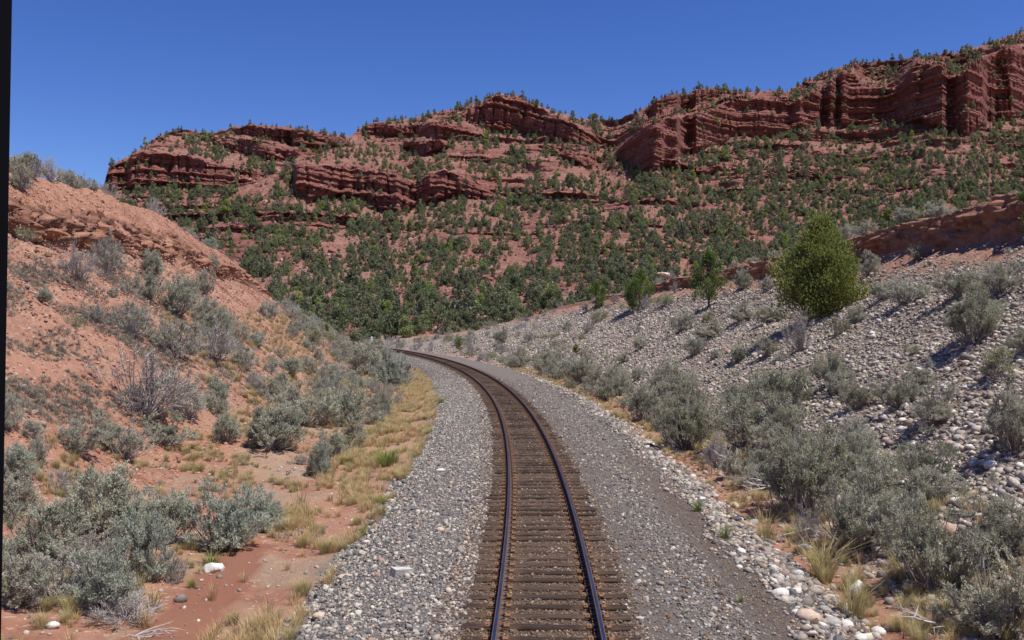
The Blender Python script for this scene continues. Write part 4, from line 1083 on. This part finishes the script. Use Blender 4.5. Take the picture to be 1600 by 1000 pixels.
x, y, z, rock, kk, row = sheet(px, py)
nz = fbm(px/55, py/28, 5.0, 3); nz2 = fbm((px+py*.8)/22, (py-px*.35)/60, 9.0, 2)
den = .31 + .72*nz + .45*nz2
den = den + .16*sstep(250, 340, py) + .28*sstep(900, 1150, px)*sstep(200, 260, py) + .10*sstep(380, 430, py)
den = np.where(px < 600, den - .05*sstep(330, 230, py), den)
wood = sstep(442, 482, py + 14*nz)*sstep(430, 470, px)*sstep(900, 860, px)
den = np.maximum(den, wood*np.clip(.75 + 1.6*fbm(px/16, py/9, 41.0, 2), .15, 1))
den = np.where(kk > .4, .03 + .06*np.clip(nz, 0, 1), den)*1.0
nearridge = (py < rid + 7)
den = np.where(nearridge, np.where(px > 560, .75, .22), den)
den = np.clip(den, .0, 1)
# expected trees per square pixel falls as trees look larger
keep = G.random(len(px)) < den*np.where(wood > .5, .46, 1.0)*np.clip((y/330.0)**1.5, .4, 2.4)
x, y, z, px, py, wood, row = x[keep], y[keep], z[keep], px[keep], py[keep], wood[keep], row[keep]
gz = np.where(y < 295, H(x, np.minimum(y, 295)), -50); z = np.maximum(z, gz)
hgt = np.clip(G.lognormal(1.06, .34, len(x)), 1.4, 6.2) + wood*G.uniform(-.5, 2.6, len(x))
big = G.random(len(x)) < .05; hgt[big] *= 1.35
order = np.argsort(-hgt/y); 
vis = py[order] < np.interp(px[order], CREST[:, 0], CREST[:, 1]) + 4
ind = order[vis][:285]; rest_i = np.setdiff1d(np.arange(len(x)), ind)
tree_src = {}
def put_tree(i):
    w = wood[i] > .4
    pool, off_ = (WOOD, 'w') if w else (FAR, 'f')
    k = R.randrange(len(pool)); cr, tr = pool[k]
    if w: nm, lb, gp = ('juniper_tree', 'green tree in the dense wood at the foot of the mountain', 'trees of the valley wood') if k < 5 else ('pinyon_pine', 'dark pointed conifer in the dense wood at the foot of the mountain', 'pointed conifers of the valley wood')
    elif px[i] < 700: nm, lb, gp = 'pinyon_pine', 'dark green pinyon on the lower slope below the left cliffs', 'pinyons on the lower left slope'
    elif px[i] < 1000: nm, lb, gp = 'pinyon_pine', 'dark green pinyon on the slope under the central peak', 'pinyons under the central peak'
    else: nm, lb, gp = 'pinyon_pine', 'dark green pinyon on the slope behind the right-hand bank', 'pinyons behind the right bank'
    wd = hgt[i]*R.uniform(.62, .95)
    e = link(nm, None, None, (x[i], y[i], z[i]-.15), (0, 0, R.uniform(0, 6.28)), (wd, wd, hgt[i]))
    tag(e, lb, 'tree', gp)
    a, t_ = link('crown', cr, e), link('trunk', tr, e); tree_src.setdefault((off_, k), [a, t_])
for i in ind: put_tree(i)
ks = list(tree_src); wi = [i for i, q in enumerate(ks) if q[0] == 'w'] or [0]; fi = [i for i, q in enumerate(ks) if q[0] == 'f'] or [0]
n = len(rest_i); wd = hgt[rest_i]*G.uniform(.6, .98, n)
scatter('tree_cover', np.stack([x[rest_i], y[rest_i], z[rest_i]-.15], 1), np.stack([np.zeros(n), np.zeros(n), G.uniform(0, 6.28, n)], 1), np.stack([wd, wd, hgt[rest_i]], 1),
        [R.choice(wi) if wood[i] > .4 else R.choice(fi) for i in rest_i], [tree_src[k] for k in ks], 'thousands of small far pinyons and junipers dotting the mountain')
print('trees', len(x), 'bushes', bush_n, 'fill', len(fill), 'cobbles', n_c)

M['rubble'] = stone_mat('red_rubble', [(0, (.16,.07,.055)), (.4, (.27,.115,.085)), (.75, (.36,.18,.135)), (1, (.47,.30,.24))])
rub = []
for i, (qx, qy) in enumerate([(560, 345), (790, 330), (1130, 300)]):
    X_, Y_, Z_ = [float(v[0]) for v in sheet(np.array([float(qx)]), np.array([float(qy)]))[:3]]
    o = link('boulder', stone(950+i, 1, (.5,.42,.4), True, M['rubble'], 'boulder'), None, (X_, Y_, Z_+.3), (.2,.3,i), (2.2,)*3)
    tag(o, ['red boulder on the talus below the middle left cliff', 'red boulder on the talus under the central peak', 'red boulder on the talus below the right-hand cliffs'][i], 'boulder', 'boulders on the talus'); rub.append(o)
qx, qy = G.uniform(150, 1650, 30000), G.uniform(60, 530, 30000)
rid, cre = np.interp(qx, RIDGE[:, 0], RIDGE[:, 1]), np.interp(qx, CREST[:, 0], CREST[:, 1])
ok = (qy > rid+3) & (qy < cre+6) & (G.random(30000) < np.clip(.35 + 1.4*fbm(qx/70, qy/25, 77., 3), .08, 1)); X_, Y_, Z_, _r, k_, _w = sheet(qx[ok], qy[ok])
n = len(X_); sz = np.clip(G.lognormal(-.15, .5, n), .3, 3.2)
scatter('talus_rubble', np.stack([X_, Y_, Z_+sz*.1], 1), rots(n, .5), np.stack([sz*1.15, sz, sz], 1), G.integers(0, 3, n), [[o] for o in rub], 'red rubble strewn over the mountain talus')
qx, qy = G.uniform(150, 1650, 16000), G.uniform(60, 530, 16000)
rid, cre = np.interp(qx, RIDGE[:, 0], RIDGE[:, 1]), np.interp(qx, CREST[:, 0], CREST[:, 1])
ok = (qy > rid) & (qy < cre+6) & (G.random(16000) < np.clip(.3 + 1.2*fbm(qx/60, qy/30, 5.5, 3), .05, 1)); X_, Y_, Z_, _r, k_, _w = sheet(qx[ok], qy[ok])
m_ = k_ < .5; X_, Y_, Z_ = X_[m_], Y_[m_], Z_[m_]; n = len(X_); sz = G.uniform(.7, 1.7, n)
scatter('mountain_brush', np.stack([X_, Y_, Z_-.15], 1), np.stack([np.zeros(n), np.zeros(n), G.uniform(0, 6.28, n)], 1), np.stack([sz*1.3, sz*1.3, sz], 1),
        [R.choice(fi) for _ in range(n)], [tree_src[k] for k in ks], 'low dark brush sprinkled over the mountain slopes')

def near_tree(name, px, py, hpx, wpx, mat, label, seed, shape='cone', sprays=900, per=9, leaf=.11):
    g = at(px, py); x, y, z = g; s = y/FPX; Hh, Wd = hpx*s*1.05, wpx*s
    rr = np.random.default_rng(seed)
    e = link(name, None, None, (x, y, z-.1), (0, 0, 0)); tag(e, label, 'tree')
    def radius(t, a):
        if shape == 'pine': prof_ = np.interp(t, [0, .12, .2, .3, .42, .55, .7, .85, 1], [.1, .55, .8, .95, .6, .85, .5, .3, .03])
        elif shape == 'round': prof_ = np.interp(t, [0, .1, .3, .55, .8, 1], [.35, .75, 1, .95, .6, .05])
        else: prof_ = np.interp(t, [0, .08, .22, .4, .6, .78, .9, 1], [.35, .74, .97, 1, .80, .44, .20, .03])
        return prof_*Wd/2*(1 + .20*np.sin(a*3+seed+t*7) + .13*np.sin(a*5-t*11))
    nC = max(10, sprays//22)
    tc = .07 + .93*rr.random(nC)**.9; ac = rr.uniform(0, 6.28, nC); tc[:3] = [.93, .97, 1.0]
    rc = radius(tc, ac)*np.where(rr.random(nC) < .25, rr.uniform(.3, .7, nC), rr.uniform(.78, 1.04, nC))
    z0 = Hh*(.16 if shape == 'pine' else .05)
    CC = np.stack([rc*np.cos(ac), rc*np.sin(ac), z0 + (Hh-z0)*tc*.96], 1)
    cs = Wd*rr.uniform(.045, .10, nC)*(1.15 - .5*tc)
    q = rr.integers(0, nC, sprays)
    C = CC[q] + rr.normal(0, 1, (sprays, 3))*cs[q][:, None]*np.array([.8, .8, 1.35])
    C[:, 2] = np.maximum(C[:, 2], Hh*.03); a = np.arctan2(C[:, 1], C[:, 0])
    out = norm(np.stack([np.cos(a), np.sin(a), .7 + 0*a], 1))
    idx = np.repeat(np.arange(sprays), per); sp = Wd*.035 + .03
    P = C[idx] + rr.normal(0, sp, (len(idx), 3)); Dv = norm(out[idx]*.6 + rr.normal(0, .4, (len(idx), 3)) + [0, 0, .55])
    V, F = leaf_quads(P, Dv, leaf*rr.uniform(.7, 1.4, len(idx)), leaf*.27*rr.uniform(.7, 1.3, len(idx)), rr, out[idx])
    link('crown', make_mesh('crown', V, F, [mat]), e)
    paths = [np.array([[0, 0, -.3], [.05, .02, Hh*.3], [-.04, .03, Hh*.65], [0, 0, Hh*.97]])]; rd = [[Hh*.022, Hh*.017, Hh*.010, .008]]
    V, F = tubes(paths, rd, 6); link('trunk', make_mesh('trunk', V, F, [M['bark']]), e)
    paths, rd = [], []
    for i in range(0, sprays, max(1, sprays//70)):
        zz = C[i, 2]*.75; paths.append(np.array([[0, 0, zz], C[i]*[.5, .5, 0] + [0, 0, zz+.06], C[i]])); rd.append([.02, .014, .005])
    V, F = tubes(paths, rd, 4); link('limbs', make_mesh('limbs', V, F, [M['bark']]), e)
near_tree('juniper_tree', 1283, 496, 140, 110, M['juniper'], 'largest bright green juniper on the cobble slope, casting a black shadow', 2, 'cone', 4600, 11, .145)
near_tree('pine_tree', 1107, 482, 82, 52, M['pine'], 'sparse young pine tree left of the largest juniper', 5, 'pine', 620, 11, .15)
near_tree('juniper_tree', 999, 482, 54, 46, M['pine'], 'rounded green juniper on the slope under the cream slab', 7, 'round', 800, 11, .16)
near_tree('juniper_tree', 931, 484, 40, 34, M['pine'], 'smaller green juniper left of the rounded one on the far slope', 9, 'round', 600, 11, .18)
near_tree('juniper_tree', 1612, 372, 62, 56, M['pine'], 'green juniper cut off by the right edge on the bank', 12, 'round', 420, 10, .12)
near_tree('juniper_tree', 1388, 345, 24, 16, M['juniper'], 'small yellow-green juniper on the right bank top', 14, 'cone', 160, 8, .14)
near_tree('juniper_tree', 900, 557, 16, 12, M['juniper'], 'tiny yellow-green juniper at the foot of the far cobbles', 15, 'cone', 90, 8, .14)
near_tree('juniper_tree', 510, 527, 18, 16, M['juniper'], 'tiny bright green juniper on the end of the left bank', 16, 'cone', 120, 8, .16)
near_tree('juniper_tree', 718, 548, 18, 12, M['juniper'], 'tiny upright juniper in brush outside the bend', 18, 'cone', 90, 8, .18)

# ------------------------------------------------------------------ line-side posts and the window post of the train
b = NB('white_paint', .5, .4); b.col((.78,.78,.77)); M['white'] = b.done()
b = NB('grey_post', .6, .3); b.col((.20,.20,.19)); M['post'] = b.done()
yy = 150.0; xx = (581-800)/FPX*yy; zz = hz(xx, yy)
e = link('trackside_sign', None, None, (xx, yy, zz)); tag(e, 'small white sign on a dark post where the track disappears', 'sign')
v, f = boxes([((0,0,.75), (.09,.09,1.8))]); link('post', make_mesh('post', v, f, [M['post']]), e)
v, f = boxes([((0,-.06,1.9), (.34,.03,.85))]); link('sign_plate', make_mesh('sign_plate', v, f, [M['white']]), e)
x_, y_, z_ = at(677, 551)
v, f = boxes([((0,0,.3), (.13,.13,1.2)), ((0,0,.92), (.17,.17,.05))])
tag(link('marker_post', make_mesh('marker_post', v, f, [M['white']]), None, (x_, y_, z_)), 'thin white marker post outside the bend of the track', 'post')
b = NB('dark_post_paint', .6, .3); b.col((.004,.004,.006)); b.b.inputs['Specular IOR Level'].default_value = .08; M['blackpost'] = b.done()
b = NB('rubber_seal', .85, .2); b.col((.005,.005,.007)); b.b.inputs['Specular IOR Level'].default_value = .05; M['rubber'] = b.done()
dW = .62
e = link('window_post', None, None, (-.395, dW, 2.2)); tag(e, 'dark upright post of the train window at the left edge', 'window post')
dF = dW + .05
xt, xb = (19-800)/FPX*dF, (1.5-800)/FPX*dF      # inner edge near the eye's top and bottom of view
zt, zb = CAMZ + .354*dF, CAMZ - .354*dF
def edge(zw): return xb + (xt-xb)*(zw-zb)/(zt-zb)
def slab(w0, w1, y0, y1, z0, z1):
    V = []
    for zw in np.linspace(z0, z1, 12):
        ex = edge(zw)
        V += [(ex-w1, y0, zw), (ex-w0, y0, zw), (ex-w0, y1, zw), (ex-w1, y1, zw)]
    V = np.array(V) - np.array([-.395, dW, 2.2]); n = 12
    F = [(i*4+j, i*4+(j+1) % 4, (i+1)*4+(j+1) % 4, (i+1)*4+j) for i in range(n-1) for j in range(4)] + [(3,2,1,0), (44,45,46,47)]
    return V, np.array(F)
v, f = slab(.012, .10, dW+.004, dW+.06, 2.2, 5.4); link('post', make_mesh('post', v, f, [M['blackpost']]), e)
v, f = slab(0, .014, dW+.010, dW+.05, 2.2, 5.4); link('rubber_seal', make_mesh('rubber_seal', v, f, [M['rubber']]), e)
